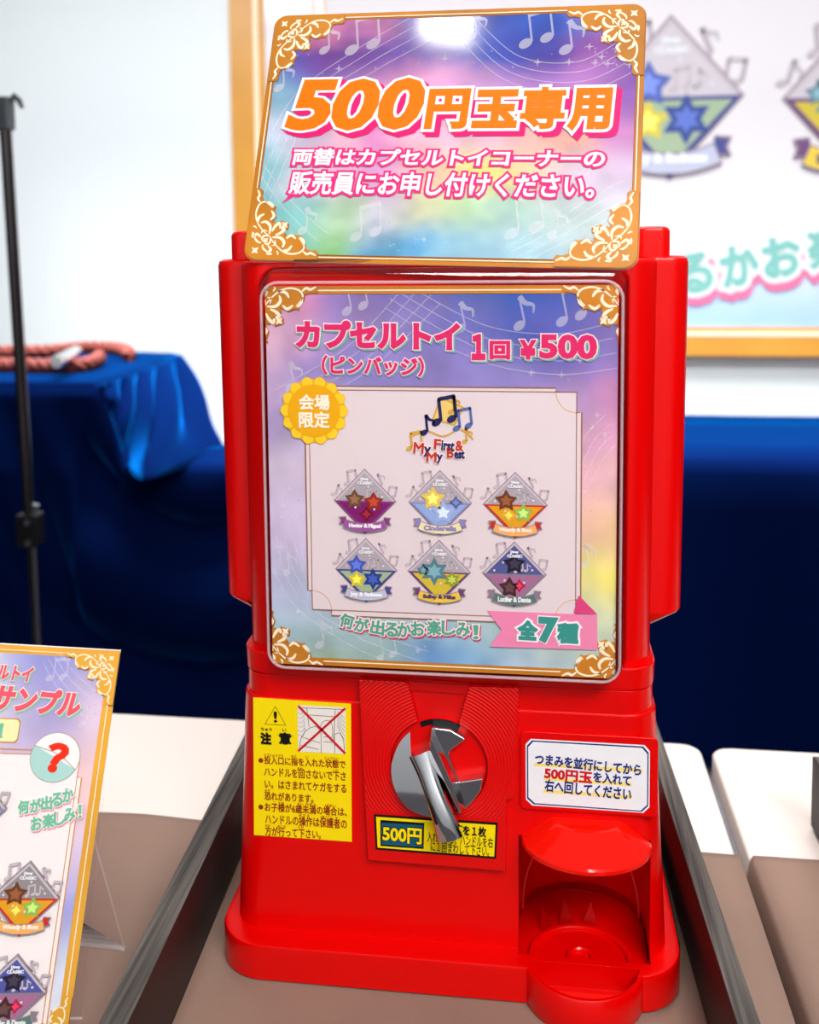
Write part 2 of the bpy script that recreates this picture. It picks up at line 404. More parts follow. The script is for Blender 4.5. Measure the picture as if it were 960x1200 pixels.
# ---- white tables
TW = mat('white_laminate', (236, 226, 220), 0.35, spec=0.4, var=0.02, vscale=3)
BD = Vector((-0.035, 1, 0)).normalized()                       # the boards' direction on the table
def table(name, x0, x1, yb, label):
    t = empty(name, ((x0+x1)/2, 0.1, FLOOR_Z), label, 'table', 'white folding tables')
    m = MB(); rs = []
    for z, i in ((-0.030, 0.003), (-0.027, 0), (-0.006, 0), (-0.0035, 0.0015), (-0.002, 0.004)):
        rs.append(ring(x0+i, x1-i, -0.20+i, yb-i, 0.018, z, 5))
    m.loft(rs, TW, smooth=False); m.build('tabletop', t, bevel=0.0008)
    for sx in (x0+0.05, x1-0.05):
        for sy in (yb-0.07, -0.14):
            l = MB(); l.tube([(sx, sy, -0.03), (sx, sy, FLOOR_Z)], 0.014, STEEL); l.build('leg', t)
    return t
table('folding_table', -0.95, 0.2475, 0.3865, 'white table with brown cloth that the red machine stands on')
table('folding_table', 0.258, 1.25, 0.382, 'white table right of the narrow gap, with its own brown cloth')

# ---- brown cloths
BROWN = mat('brown_cloth', (142, 116, 103), 0.9, bump=0.25, bscale=900, var=0.07, vscale=7, sheen=0.15)
def cloth(x0, x1, yb, y0, wav, label, lift=0.0):
    m = MB(); nx, ny = 60, 40; V = []
    def zz(x, y):
        e = min(1, max(0, (yb-y)/0.03))
        return 0.0005+lift*(0.5+0.5*math.sin(x*31+y*6))*e + 0.0016*(0.5+0.5*NZ.noise(Vector((x*9, y*7, 0.3))))
    prof = [(x0-0.0058, -0.055), (x0-0.0058, -0.04), (x0-0.0055, -0.02), (x0-0.002, -0.003)] if x0 > 0 else []
    profr = [(x1+0.001, -0.003), (x1+0.0013, -0.02), (x1+0.0013, -0.10), (x1+0.0013, -0.34)] if x1 < 0.5 else []
    cols = [(a, z) for a, z in prof]+[(x0+(x1-x0)*i/nx, None) for i in range(nx+1)]+[(a, z) for a, z in profr]
    for j in range(ny+1):
        for a, z in cols:
            y = y0+(yb+wav*math.sin(a*38+1)*(0.5+0.5*math.sin(a*17))-y0)*j/ny
            V.append((a, y, (zz(a, y) if z is None else z)))
    n = len(cols)
    top = V; bot = [(p[0], p[1], p[2]-0.0008) for p in V] if False else None
    m.add(V, [(j*n+i, j*n+i+1, (j+1)*n+i+1, (j+1)*n+i) for j in range(ny) for i in range(n-1)], BROWN, True)
    o = m.build('brown_tablecloth', loc=((x0+x1)/2, (y0+yb)/2, 0)); sd = o.modifiers.new('thick', 'SOLIDIFY'); sd.thickness = 0.0012; sd.offset = 1
    tag(o, label, 'tablecloth', 'brown cloths'); return o
cloth(-0.9, 0.2478, 0.1775, -0.199, 0.002, 'brown cloth under the red capsule machine and the black boards')
cloth(0.2615, 1.2, 0.178, -0.199, 0.006, 'brown cloth on the right-hand table, past the gap', lift=0.003)

# ---- boards standing on edge
def wood_edge():
    m = bpy.data.materials.new('dark_grey_wood'); m.use_nodes = True; nt = m.node_tree; bs = nt.nodes['Principled BSDF']; bs.inputs['Roughness'].default_value = 0.75
    tc = nt.nodes.new('ShaderNodeTexCoord'); mp = nt.nodes.new('ShaderNodeMapping'); mp.inputs['Scale'].default_value = (170, 4, 25)
    n = nt.nodes.new('ShaderNodeTexNoise'); n.inputs['Scale'].default_value = 1.6; n.inputs['Detail'].default_value = 5
    r = nt.nodes.new('ShaderNodeValToRGB'); e = r.color_ramp.elements; e[0].position = 0.32; e[0].color = lin((38, 36, 36)); e[1].position = 0.7; e[1].color = lin((108, 103, 98))
    nt.links.new(tc.outputs['Object'], mp.inputs['Vector']); nt.links.new(mp.outputs[0], n.inputs['Vector']); nt.links.new(n.outputs['Fac'], r.inputs['Fac']); nt.links.new(r.outputs[0], bs.inputs['Base Color'])
    return m
WOODE = wood_edge(); WOODF = mat('black_stained_wood', (34, 27, 26), 0.55, var=0.35, vscale=14)
def board(xi, xo, yb, h, label, yf=-0.19):
    """xi/xo: inner and outer face x at y=0"""
    dx = lambda y: -0.043*y if xi < 0 else -0.043*y
    m = MB(); z0, z1 = 0.0022, h
    lo, hi = min(xi, xo), max(xi, xo)
    A = [(lo+dx(yf), yf), (hi+dx(yf), yf), (hi+dx(yb), yb), (lo+dx(yb), yb)]
    c = 0.001
    V = [(x, y, z) for z in (z0, z1) for x, y in A]
    m.add(V, [(0, 1, 5, 4), (1, 2, 6, 5), (2, 3, 7, 6), (3, 0, 4, 7), (3, 2, 1, 0)], WOODF); m.add(V, [(4, 5, 6, 7)], WOODE)
    o = m.build('wooden_board', loc=((lo+hi)/2, 0, 0), bevel=0.0009)
    tag(o, label, 'board', 'dark boards on edge'); return o
board(-0.190, -0.2085, 0.30, 0.070, 'dark wooden board on edge at the left side of the red machine')
board(0.186, 0.2005, 0.335, 0.070, 'dark wooden board on edge at the right side of the red machine')
p3 = at((950, 967), z=0.002)
board(p3.x+0.043*p3.y, p3.x+0.043*p3.y+0.018, p3.y, 0.070, 'dark wooden board end at the right edge, on the second table')

# ------------------------------------------------------------------ capsule machine
mc = empty('capsule_toy_machine', (0, 0.11, 0.002), 'glossy red capsule toy vending machine with chrome coin handle', 'vending machine')
YB = 0.225
CX, CY, CR = 0.1025, 0.040, 0.0475      # capsule chamber
def chamber(z0, z1, y0):
    m = MB(); pts = [(CX-CR, y0), (CX+CR, y0)]+[(CX+CR*math.cos(a), CY+CR*0.9*math.sin(a)) for a in [PI*k/24 for k in range(25)]]
    m.loft([[(x, y, z) for x, y in pts] for z in (z0, z1)], RED2); return m.build('cutter')
# lower body
m = MB(); rs = []
for z, w, y0 in ((0.010, 0.1640, 0.0), (0.028, 0.1638, 0.0), (0.10, 0.1600, 0.0), (0.16, 0.1568, 0.0), (0.2115, 0.1545, 0.0), (0.213, 0.1535, 0.0008)):
    rs.append(ring(-w, w, y0, YB, (0.022, 0.022, 0.02, 0.02), z, 8))
m.loft(rs, RED); lower = m.build('lower_body', mc, bevel=0.0004)
boolean(lower, chamber(0.0225, 0.118, -0.05))
# base rim with the pocket
m = MB(); rs = []
for z, i in ((0.0025, 0.002), (0.004, 0), (0.0275, 0), (0.0300, 0.0008), (0.0305, 0.003)):
    rs.append(ring(-0.1735+i, 0.1735-i, -0.020+i, YB+0.008-i, (0.036, 0.036, 0.02, 0.02), z, 10))
m.loft(rs, RED); rim = m.build('base_rim', mc, bevel=0.0004)
boolean(rim, chamber(0.0215, 0.118, -0.006))
LX, LR, LY0 = 0.1020, 0.0446, -0.0024
lp = MB(); ri = LR-0.004; a0 = math.asin((0.0115+LY0)/ri)
pts = [(LX+ri*math.cos(a), LY0+ri*math.sin(a)) for a in [PI+a0+(PI-2*a0)*k/28 for k in range(29)]]
lp.loft([[(x, y, z) for x, y in pts] for z in (0.012, 0.06)], RED2); boolean(rim, lp.build('cutter'))
m = MB(); n = 32; aL = math.asin((0.018+LY0)/LR)
def lip(r, z): return [(LX+r*math.cos(PI+aL+(PI-2*aL)*k/n), LY0+r*math.sin(PI+aL+(PI-2*aL)*k/n), z) for k in range(n+1)]
for prof in ([(LR-0.001, 0.0025), (LR, 0.0045), (LR, 0.0290), (LR-0.0010, 0.0302)], [(LR-0.0010, 0.0302), (LR-0.0032, 0.0302)], [(LR-0.0032, 0.0302), (LR-0.0042, 0.0290), (LR-0.0044, 0.0125)]):
    m.loft([lip(r, z) for r, z in prof], RED, False, False, True, False)
m.add(lip(LR-0.0044, 0.0125), [list(range(n+1))], ORANGE_RED); m.add(lip(LR-0.001, 0.0025), [list(range(n+1))[::-1]], RED)
m.build('tray_lip', mc)
# capsule cup: floor disc with raised ring, boss and fins
m = MB(); fz = 0.0228; gx, gy = 0.1007, 0.0012
def disc(rr):
    for q in zip(rr, rr[1:]): m.loft([[(gx+r*math.cos(2*PI*k/48), gy+r*0.96*math.sin(2*PI*k/48), z) for k in range(48)] for r, z in q], RED, False, False, True)
disc([(0.0385, fz), (0.0385, fz+0.003), (0.0375, fz+0.0038), (0.0345, fz+0.0038), (0.0335, fz+0.003), (0.0335, fz+0.0012), (0.0105, fz+0.0012)])
disc([(0.0105, fz+0.001), (0.0105, fz+0.0045), (0.0097, fz+0.0055), (0.0078, fz+0.0055), (0.0068, fz+0.0045), (0.0065, fz+0.0025), (0.0001, fz+0.0025)])
m.build('capsule_cup', mc, clip=[((0, -0.0058, 0), (0, -1, 0))])
m = MB()
for a in (78, 104, 128):
    c, s_ = math.cos(math.radians(a)), math.sin(math.radians(a)); bx, by = gx+0.040*c, gy+0.040*s_
    m.add([(bx-0.006*s_, by+0.006*c, fz), (bx+0.006*s_, by-0.006*c, fz), (bx+0.006*c, by+0.006*s_, fz+0.016)], [(0, 1, 2), (2, 1, 0)], RED)
m.build('cup_fins', mc)
m = MB(); ar = [(CX+0.045*math.cos(a), 0.05+0.028*math.sin(a), 0.026+0.052*math.sin(a)**0.8) for a in [PI*k/30 for k in range(31)]]
m.tube(ar, 0.0013, RED, 8); m.build('chute_arch', mc)
m = MB(); m.tube([(CX-0.034, 0.050, 0.109), (CX-0.030, 0.085, 0.109)], 0.010, mat('painted_hole_shade', (40, 4, 4), 0.6), 20); m.build('chute_hole', mc)  # solid plug, the hole's darkness is put into its colour
# awning over the tray
m = MB(); HX = 0.1035
def half(r, ry, z, n=28): return [(HX+r*math.cos(PI+PI*k/n), 0.0005+ry*math.sin(PI+PI*k/n), z) for k in range(n+1)]
prof = [(0.0240, 0.015, 0.1335), (0.0258, 0.0165, 0.1328), (0.0458, 0.036, 0.1185), (0.0465, 0.037, 0.1172), (0.0465, 0.037, 0.1145), (0.0455, 0.036, 0.1138), (0.043, 0.033, 0.115)]
for q in (prof[0:2], prof[1:3], prof[2:4], prof[3:5], prof[4:7]): m.loft([half(r, ry, z) for r, ry, z in q], ORANGE_RED, False, False, True, False)
m.add(half(*prof[0]), [list(range(29))[::-1]], ORANGE_RED); m.add(half(*prof[-1]), [list(range(29))], ORANGE_RED)
m.build('tray_awning', mc)
# collar between lower body and upper housing
m = MB(); rs = []
for z, w, y0 in ((0.211, 0.1525, 0.0015), (0.2300, 0.1522, 0.0015), (0.2303, 0.1512, 0.0025), (0.2312, 0.1512, 0.0025), (0.2315, 0.1530, 0.0008), (0.2465, 0.1535, 0.0008), (0.2475, 0.1525, 0.0018)):
    rs.append(ring(-w, w, y0, YB, (0.022, 0.022, 0.02, 0.02), z, 8))
m.loft(rs, RED); m.build('collar', mc, bevel=0.0004)
# upper housing
m = MB(); rs = []
for z, w, i in ((0.246, 0.1505, 0), (0.40, 0.1515, 0), (0.5355, 0.1525, 0), (0.538, 0.1520, 0.001), (0.5390, 0.1500, 0.003)):
    rs.append(ring(-w, w, 0.006+i, YB-0.01-i, (0.024, 0.024, 0.02, 0.02), z, 8))
m.loft(rs, RED); m.build('upper_housing', mc, bevel=0.0004)
# side panels (capsule hoppers bulging left and right)
for s in (-1, 1):
    m = MB(); rs = []
    for z, w, i in ((0.2640, 0.1560, 0.005), (0.2660, 0.1590, 0.003), (0.2745, 0.1735, 0.001), (0.2770, 0.1750, 0), (0.40, 0.1762, 0), (0.5350, 0.1775, 0), (0.5385, 0.1768, 0.0012), (0.5400, 0.1745, 0.004)):
        x0, x1 = (-w, -0.146) if s < 0 else (0.146, w)
        rs.append(ring(x0, x1, 0.034+i, YB-0.02-i, (0.016, 0.004, 0.004, 0.016) if s < 0 else (0.004, 0.016, 0.016, 0.004), z, 8))
    m.loft(rs, RED); m.build('side_panel', mc, bevel=0.0005)
    m = MB(); rs = []
    for z, i in ((0.539, 0), (0.5580, 0), (0.5605, 0.0012), (0.5615, 0.0035)):
        x0, x1 = (-0.1655, -0.139) if s < 0 else (0.137, 0.1635)
        rs.append(ring(x0+i, x1-i, 0.038+i, 0.12-i, 0.008, z, 6))
    m.loft(rs, RED); m.build('corner_cap', mc, bevel=0.0005)
# black strips along the base sides
for s in (-1, 1):
    m = MB(); m.box((s*0.1735-0.0015, 0.025, 0.003), (s*0.1735+0.0018, 0.19, 0.026), BLACK); m.build('side_strip', mc, bevel=0.0006)
# clear display case on the front
m = MB(); rr = []
def cring(x0, x1, z0, z1, r, y, n=6): return [(x, y, z) for x, z in rrect(x0, x1, z0, z1, r, n)]
back = (-0.1320, 0.1315, 0.2425, 0.5345); fr = (-0.1245, 0.1240, 0.2455, 0.5230)
shell = [cring(*back, 0.012, 0.0055), cring(*back, 0.012, 0.002), cring(fr[0]-0.0035, fr[1]+0.0035, fr[2]-0.002, fr[3]+0.006, 0.012, -0.010), cring(fr[0]-0.0008, fr[1]+0.0008, fr[2]-0.0006, fr[3]+0.0010, 0.012, -0.0175), cring(fr[0]+0.002, fr[1]-0.002, fr[2]+0.002, fr[3]-0.002, 0.010, -0.0195)]
m.loft(shell, ACRYLE, False, False, True); m.add(shell[-1], [list(range(len(shell[-1])))], ACRYL)
case = m.build('display_case', mc); case['label'] = 'clear acrylic display case'
m = MB(); 
m.tube(smooth([Vector(p) for p in shell[3]], 1, True)+[shell[3][0]], 0.0011, pale('painted_bright_bead', (244, 214, 222), 0.4), 8, False); m.build('case_rim', case)  # pale pink colour stands in for light caught along the clear rim
# coin panel
PAN = front(0.0)
def U(*px): return FRONT.UV(px)
KN = FRONT.uv((515, 893)); KR = 0.0345
m = MB()
L = U((422, 793), (479, 796), (491, 843))
Rr = U((541, 838), (550, 801), (608.5, 803), (603.5, 930), (594, 933), (593, 1016), (432.5, 1003))
arcL, arcR = [], []
a0 = math.atan2(L[2][1]-KN[1], L[2][0]-KN[0]); a1 = math.atan2(Rr[0][1]-KN[1], Rr[0][0]-KN[0])
arc = [(KN[0]+KR*1.03*math.cos(a), KN[1]+KR*1.03*math.sin(a)) for a in [a0+((a1-2*PI+2*PI)-a0)*k/10 for k in range(11)]]
full = [(KN[0]+KR*1.03*math.cos(a), KN[1]+KR*1.03*math.sin(a)) for a in [a0+(a1+2*PI-a0)*k/44 for k in range(45)]]
pan = L[:2]+full+Rr[1:]
pan = pan[::-1]
def ringbump():
    mt = mat('red_plastic_with_ring_grooves', (222, 0, 0), 0.3, spec=0.4); nt = mt.node_tree; bs = nt.nodes['Principled BSDF']
    tc = nt.nodes.new('ShaderNodeTexCoord'); sp = nt.nodes.new('ShaderNodeVectorMath'); sp.operation = 'SUBTRACT'; sp.inputs[1].default_value = (KN[0], 0, KN[1]-0.002)
    mul = nt.nodes.new('ShaderNodeVectorMath'); mul.operation = 'MULTIPLY'; mul.inputs[1].default_value = (1, 0, 1)
    ln = nt.nodes.new('ShaderNodeVectorMath'); ln.operation = 'LENGTH'
    si = nt.nodes.new('ShaderNodeMath'); si.operation = 'MULTIPLY'; si.inputs[1].default_value = 2*PI/0.0024
    sn = nt.nodes.new('ShaderNodeMath'); sn.operation = 'SINE'
    sep = nt.nodes.new('ShaderNodeSeparateXYZ'); gt = nt.nodes.new('ShaderNodeMath'); gt.operation = 'GREATER_THAN'; gt.inputs[1].default_value = FRONT.uv((515, 950))[1]-0.002
    mm = nt.nodes.new('ShaderNodeMath'); mm.operation = 'MULTIPLY'
    bp = nt.nodes.new('ShaderNodeBump'); bp.inputs['Strength'].default_value = 0.35; bp.inputs['Distance'].default_value = 0.0006
    k = nt.links.new
    k(tc.outputs['Object'], sp.inputs[0]); k(sp.outputs[0], mul.inputs[0]); k(mul.outputs[0], ln.inputs[0]); k(ln.outputs['Value'], si.inputs[0]); k(si.outputs[0], sn.inputs[0])
    k(tc.outputs['Object'], sep.inputs[0]); k(sep.outputs['Z'], gt.inputs[0]); k(sn.outputs[0], mm.inputs[0]); k(gt.outputs[0], mm.inputs[1]); k(mm.outputs[0], bp.inputs['Height']); k(bp.outputs[0], bs.inputs['Normal'])
    return mt
m.prism(FRONT, pan, -0.0005, 0.0055, ringbump()); cp = m.build('coin_panel', mc, bevel=0.0007)
m = MB(); q = U((478, 795), (551, 800), (540, 845), (492, 845))
m.flat(FRONT, q[::-1], 0.0004, RED2); q2 = U((478, 797), (551, 802), (549, 812), (480, 807)); m.prism(FRONT, q2[::-1], 0.0004, 0.002, RED2); m.build('coin_guide', cp)
m = MB(); m.prism(FRONT, circle(*KN, KR*1.0, 48), 0.0004, 0.0022, RED); 
m.build('knob_seat', cp)
m = MB(); q = [(KN[0]+r*math.cos(a), KN[1]+r*math.sin(a)) for r, rng in ((KR*0.99, range(62, 116, 4)), (KR*0.88, range(114, 61, -4))) for a in [math.radians(d_) for d_ in rng]]
m.prism(FRONT, q, 0.0022, 0.0032, DARKM); m.build('coin_slot', cp)
# chrome handle, in the coordinates of a close look at the knob
def Z5(pts): return FRONT.UV([(420+x*0.20833, 780+y*0.20833) for x, y in pts])
kn = MB()
A = Z5([(295, 355), (240, 410), (205, 490), (195, 560), (212, 640), (262, 725), (340, 780), (430, 803), (452, 800), (425, 700), (385, 610), (330, 520), (305, 490), (300, 440)])
A = smooth(A[:8], 4)+A[8:]
zA = max(p[1] for p in A); kn.prism(FRONT, A[::-1] if False else A, 0.0022, 0.0042, CHROME)
knob = kn.build('knob', mc)
dm_ = MB(); cA = (sum(p[0] for p in A)/len(A), sum(p[1] for p in A)/len(A))
def hA(b_): d = zA-b_; return 0.0042+0.21*d-1.35*d*d
rgs = [[FRONT.P(cA[0]+(a-cA[0])*k, cA[1]+(b_-cA[1])*k, hA(cA[1]+(b_-cA[1])*k)) for a, b_ in A][::-1] for k in (1, 0.8, 0.6, 0.4, 0.2, 0.02)]
dm_.loft([[FRONT.P(a, b_, 0.0022) for a, b_ in A][::-1], rgs[0]], CHROME, False, False); dm_.loft(rgs, CHROME, False, True, True)
dm_.build('knob_face', knob)
kn = MB()
Dp = Z5([(420, 310), (400, 440), (412, 500), (480, 650), (540, 765), (605, 765), (650, 722), (695, 660), (706, 592), (572, 612), (515, 462), (525, 438), (610, 375), (525, 325)])
kn.prism(FRONT, Dp, 0.0022, 0.0105, CHROME)
kn.build('knob_wing', knob, bevel=0.0009, seg=3)
# tapered blade standing off the knob
bl = MB(); cs = smooth(Z5([(350, 462), (395, 560), (455, 690), (500, 790), (530, 878)]), 6); n_c = len(cs)
def tab(v, t):
    sv = smooth([(q, 0) for q in v], 8); k = t*(len(sv)-1); i = min(int(k), len(sv)-2); f = k-i; return sv[i][0]*(1-f)+sv[i+1][0]*f
rings = []
for i, c in enumerate(cs):
    t = i/(n_c-1); w = tab([0.0086, 0.0070, 0.0070, 0.0082, 0.0094], t); h = tab([0.0105, 0.0150, 0.0215, 0.0245, 0.0250], t)
    a = cs[max(0, i-1)]; b2 = cs[min(n_c-1, i+1)]; d = Vector((b2[0]-a[0], b2[1]-a[1])).normalized(); nn = Vector((d.y, -d.x))
    P_ = lambda q, hh: FRONT.P(c[0]+nn.x*q*w, c[1]+nn.y*q*w, hh)
    rings.append([P_(q, h-0.0022*q*q-(0.0012 if abs(q) > 0.95 else 0)) for q in (1, 0.8, 0.4, 0, -0.4, -0.8, -1)]+[P_(-1, h-0.008), P_(1, h-0.008)])
bl.loft([r[0:7] for r in rings], CHROME, False, False, True, False)
bl.loft([[r[6], r[7]] for r in rings], CHROME, False, False, True, False); bl.loft([[r[8], r[0]] for r in rings], CHROME, False, False, True, False)
bl.add(rings[0], [list(range(9))[::-1]], CHROME); bl.add(rings[-1], [list(range(9))], CHROME)
hb = bl.build('handle_blade', knob)
# second ridge along the right half of the handle
bl = MB(); q = Z5([(422, 315), (445, 345), (520, 500), (570, 620), (612, 755), (540, 763), (478, 648), (412, 500), (402, 440)])
c0 = len(q); base = [FRONT.P(a, b_, 0.010) for a, b_ in q]
top = Z5([(424, 330), (436, 355), (505, 510), (552, 620), (590, 745), (582, 750), (530, 640), (470, 510), (418, 400)])
topp = [FRONT.P(a, b_, 0.019) for a, b_ in top]
bl.loft([base[::-1], topp[::-1]], CHROME); bl.build('handle_ridge', knob, bevel=0.0005, seg=2)

# ---- stickers on the machine
YEL = ink((252, 222, 10)); BLK = ink((22, 20, 20)); DRED = ink((150, 40, 20)); XRED = ink((205, 25, 35))
st = MB(); q = U((297, 817), (411.5, 824.5), (412.5, 986), (298, 978)); st.prism(FRONT, q[::-1], 0.0002, 0.0006, YEL)
sk = st.build('caution_sticker', mc); sk['label'] = 'yellow caution sticker with a crossed-out drawing'
def Z4(x, y): return (260+x*0.28125, 770+y*0.28125)
g = MB(); tri = FRONT.UV([Z4(224, 203), Z4(181, 277), Z4(268, 282)])
g.strip(FRONT, tri, 0.0006, 0.0009, BLK, True)
g.text(FRONT, '!', (*Z4(218, 224), *Z4(231, 270)), [(0.0003, BLK, (0, 0))], 0.0009, fillx=0.0002)
for ch, x0, x1 in (('注', 162, 208), ('意', 240, 290)): g.text(FRONT, ch, (*Z4(x0, 312), *Z4(x1, 362)), [(0.00055, BLK, (0, 0))], 0.0009, fillx=0.0005)
g.text(FRONT, 'ちゅう', (*Z4(165, 292), *Z4(209, 306)), [(0.00008, BLK, (0, 0))], 0.0009)
g.text(FRONT, 'い', (*Z4(254, 296), *Z4(270, 308)), [(0.00008, BLK, (0, 0))], 0.0009)
lines = [('投入口に指を入れた状態で', 178, 417, 514, 452), ('ハンドルを回さないで下さ', 178, 465, 516, 503), ('い。はさまれてケガをする', 180, 515, 518, 553), ('恐れがあります。', 180, 562, 382, 598),
         ('お子様が6歳未満の場合は、', 180, 612, 520, 650), ('ハンドルの操作は保護者の', 182, 660, 520, 702), ('方が行って下さい。', 182, 708, 412, 748)]
for s_, x0, y0, x1, y1 in lines: g.text(FRONT, s_, (*Z4(x0, y0+2), *Z4(x1, y1)), [(0.00014, DRED, (0, 0))], 0.0009)
for y in (428, 622): g.flat(FRONT, circle(*FRONT.uv(Z4(164, y)), 0.0019, 20), 0.0009, DRED)
for s_, x0, x1, y in (('とうにゅうぐち', 178, 257, 408), ('ゆび', 290, 312, 412), ('い', 350, 362, 415), ('じょうたい', 430, 488, 420), ('まわ', 316, 340, 463), ('くだ', 462, 486, 470), ('おそ', 180, 202, 554), ('こ', 216, 228, 606), ('さま', 236, 260, 606), ('さい', 316, 340, 610), ('みまん', 350, 396, 611), ('ばあい', 432, 478, 617), ('そうさ', 322, 366, 658), ('ほごしゃ', 414, 486, 665), ('かた', 182, 204, 700), ('おこな', 234, 268, 703), ('くだ', 318, 342, 707)):
    g.text(FRONT, s_, (*Z4(x0, y-6), *Z4(x1, y+5)), [(0.00003, DRED, (0, 0))], 0.0009)
g.build('caution_lettering', sk)
g = MB(); q = FRONT.UV([Z4(316, 198), Z4(516, 208), Z4(517, 402), Z4(319, 391)]); g.flat(FRONT, q[::-1], 0.0008, ink((240, 232, 225)))
K = ink((60, 55, 55)); Lw = 0.00035
def zl(*pts, w=Lw, mm=K, h=0.0010): g.strip(FRONT, FRONT.UV([Z4(*p) for p in pts]), w, h, mm)
zl((355, 208), (365, 290)); zl((474, 215), (468, 345)); zl((318, 208), (516, 216)); zl((358, 238), (472, 246)); zl((414, 300), (416, 398)); zl((470, 312), (472, 398))
def zc(*pts, **k): zl(*smooth(pts, 6), **k)
zc((325, 388), (332, 335), (360, 298), (395, 288), (412, 310)); zc((410, 300), (420, 270), (445, 262), (462, 285), (462, 330)); zc((470, 320), (492, 315), (508, 345), (512, 398)); zl((335, 330), (410, 355)); zl((330, 365), (405, 382)); zl((425, 330), (462, 332)); zl((425, 350), (460, 352))
for i in range(6):
    zc((318, 250+i*18-20), (330+i*2, 235+i*18), (345+i, 222+i*14), w=0.0002); zc((482, 222+i*12), (498, 238+i*16), (514, 255+i*18), w=0.0002)
zl((320, 200), (516, 398), w=0.0017, mm=XRED, h=0.0013); zl((516, 210), (320, 388), w=0.0017, mm=XRED, h=0.0013)
g.build('pictogram', sk)
# coin sticker on the panel
CP = front(-0.0055)
st = MB(); q = CP.UV([(438.5, 954), (583.5, 964), (581.5, 1006), (440.5, 995)]); st.prism(CP, q[::-1], 0.0, 0.0005, BLK)
q = CP.UV([(441, 956.5), (581, 966.3), (579.3, 1003.2), (442.8, 992.6)]); st.flat(CP, q[::-1], 0.0007, YEL)
cs_ = st.build('coin_sticker', mc); cs_['label'] = 'yellow and blue coin sticker'
st = MB(); q = CP.UV([(446, 960), (497.5, 963.5), (496.7, 994), (446.3, 990.5)]); st.flat(CP, q[::-1], 0.0009, BLK)
q = CP.UV([(447.5, 963), (496, 966), (495.3, 992), (447.8, 988.8)]); st.flat(CP, q[::-1], 0.0011, ink((20, 88, 118)))
st.text(CP, '500円', (448.8, 968, 494.5, 986.5), [(0.0010, BLK, (0, 0)), (0.00045, YEL, (0, 0))], 0.0013, fillx=0.0004, rot=-0.02)
def Z5p(x, y): return (420+x*0.20833, 780+y*0.20833)
st.text(CP, '500円玉を１枚', (*Z5p(432, 892), *Z5p(720, 950)), [(0.00030, BLK, (0, 0))], 0.0009, fillx=0.0003, rot=-0.03)
st.text(CP, '入れてから、ハンドルを右', (*Z5p(388, 948), *Z5p(756, 1004)), [(0.00008, BLK, (0, 0))], 0.0009, rot=-0.03)
st.text(CP, 'に１回まわして下さい。', (*Z5p(408, 1000), *Z5p(736, 1056)), [(0.00008, BLK, (0, 0))], 0.0009, rot=-0.03)
st.build('coin_sticker_lettering', cs_)
# instruction card
IC = front(0.0)
st = MB(); q = U((610, 947), (770, 959), (770, 866), (610, 855)); c_ = [(q[0][0], q[1][0]), ]
st.prism(FRONT, rrect(q[0][0], q[1][0], q[0][1]+0.001, q[3][1], 0.004, 5), 0.0, 0.0025, RED)
ic = st.build('instruction_plate', mc, bevel=0.0005)
NAVY = ink((38, 42, 120))
def Z6(x, y): return (590+x*0.3, 840+y*0.3)
def octo(k):
    return FRONT.UV([Z6(92+k, 105+k), Z6(112+k, 84+k), Z6(545-k, 108+k), Z6(566-k, 132+k), Z6(564-k, 340-k), Z6(540-k, 362-k), Z6(118+k, 333-k), Z6(93+k, 310-k)])[::-1]
st = MB(); st.flat(FRONT, octo(-5), 0.0027, WHITE); st.flat(FRONT, octo(0), 0.0029, NAVY); st.flat(FRONT, octo(5), 0.0031, WHITE)
YH = ink((252, 228, 120))
for (x0, y0, x1, y1, a, b_) in ((120, 172, 540, 204, 8, 0), (158, 226, 500, 250, 6, 0), (155, 275, 502, 300, 6, 0)):
    q = FRONT.UV([Z6(x0, y0), Z6(x1, y0+22), Z6(x1, y0+36), Z6(x0, y0+12)]); st.flat(FRONT, q[::-1], 0.0032, YH)
rt = -0.055
st.text(FRONT, 'つまみを並行にしてから', (*Z6(122, 154), *Z6(536, 200)), [(0.00028, NAVY, (0, 0))], 0.0034, rot=rt, fillx=0.0003)
st.text(FRONT, '500円玉', (*Z6(160, 197), *Z6(346, 243)), [(0.00042, XRED, (0, 0))], 0.0034, rot=rt, fillx=0.0004)
st.text(FRONT, 'を入れて', (*Z6(350, 212), *Z6(498, 254)), [(0.00028, NAVY, (0, 0))], 0.0034, rot=rt, fillx=0.0003)
st.text(FRONT, '右へ回してください', (*Z6(160, 250), *Z6(498, 300)), [(0.00028, NAVY, (0, 0))], 0.0034, rot=rt, fillx=0.0003)
st.build('instruction_card', ic)

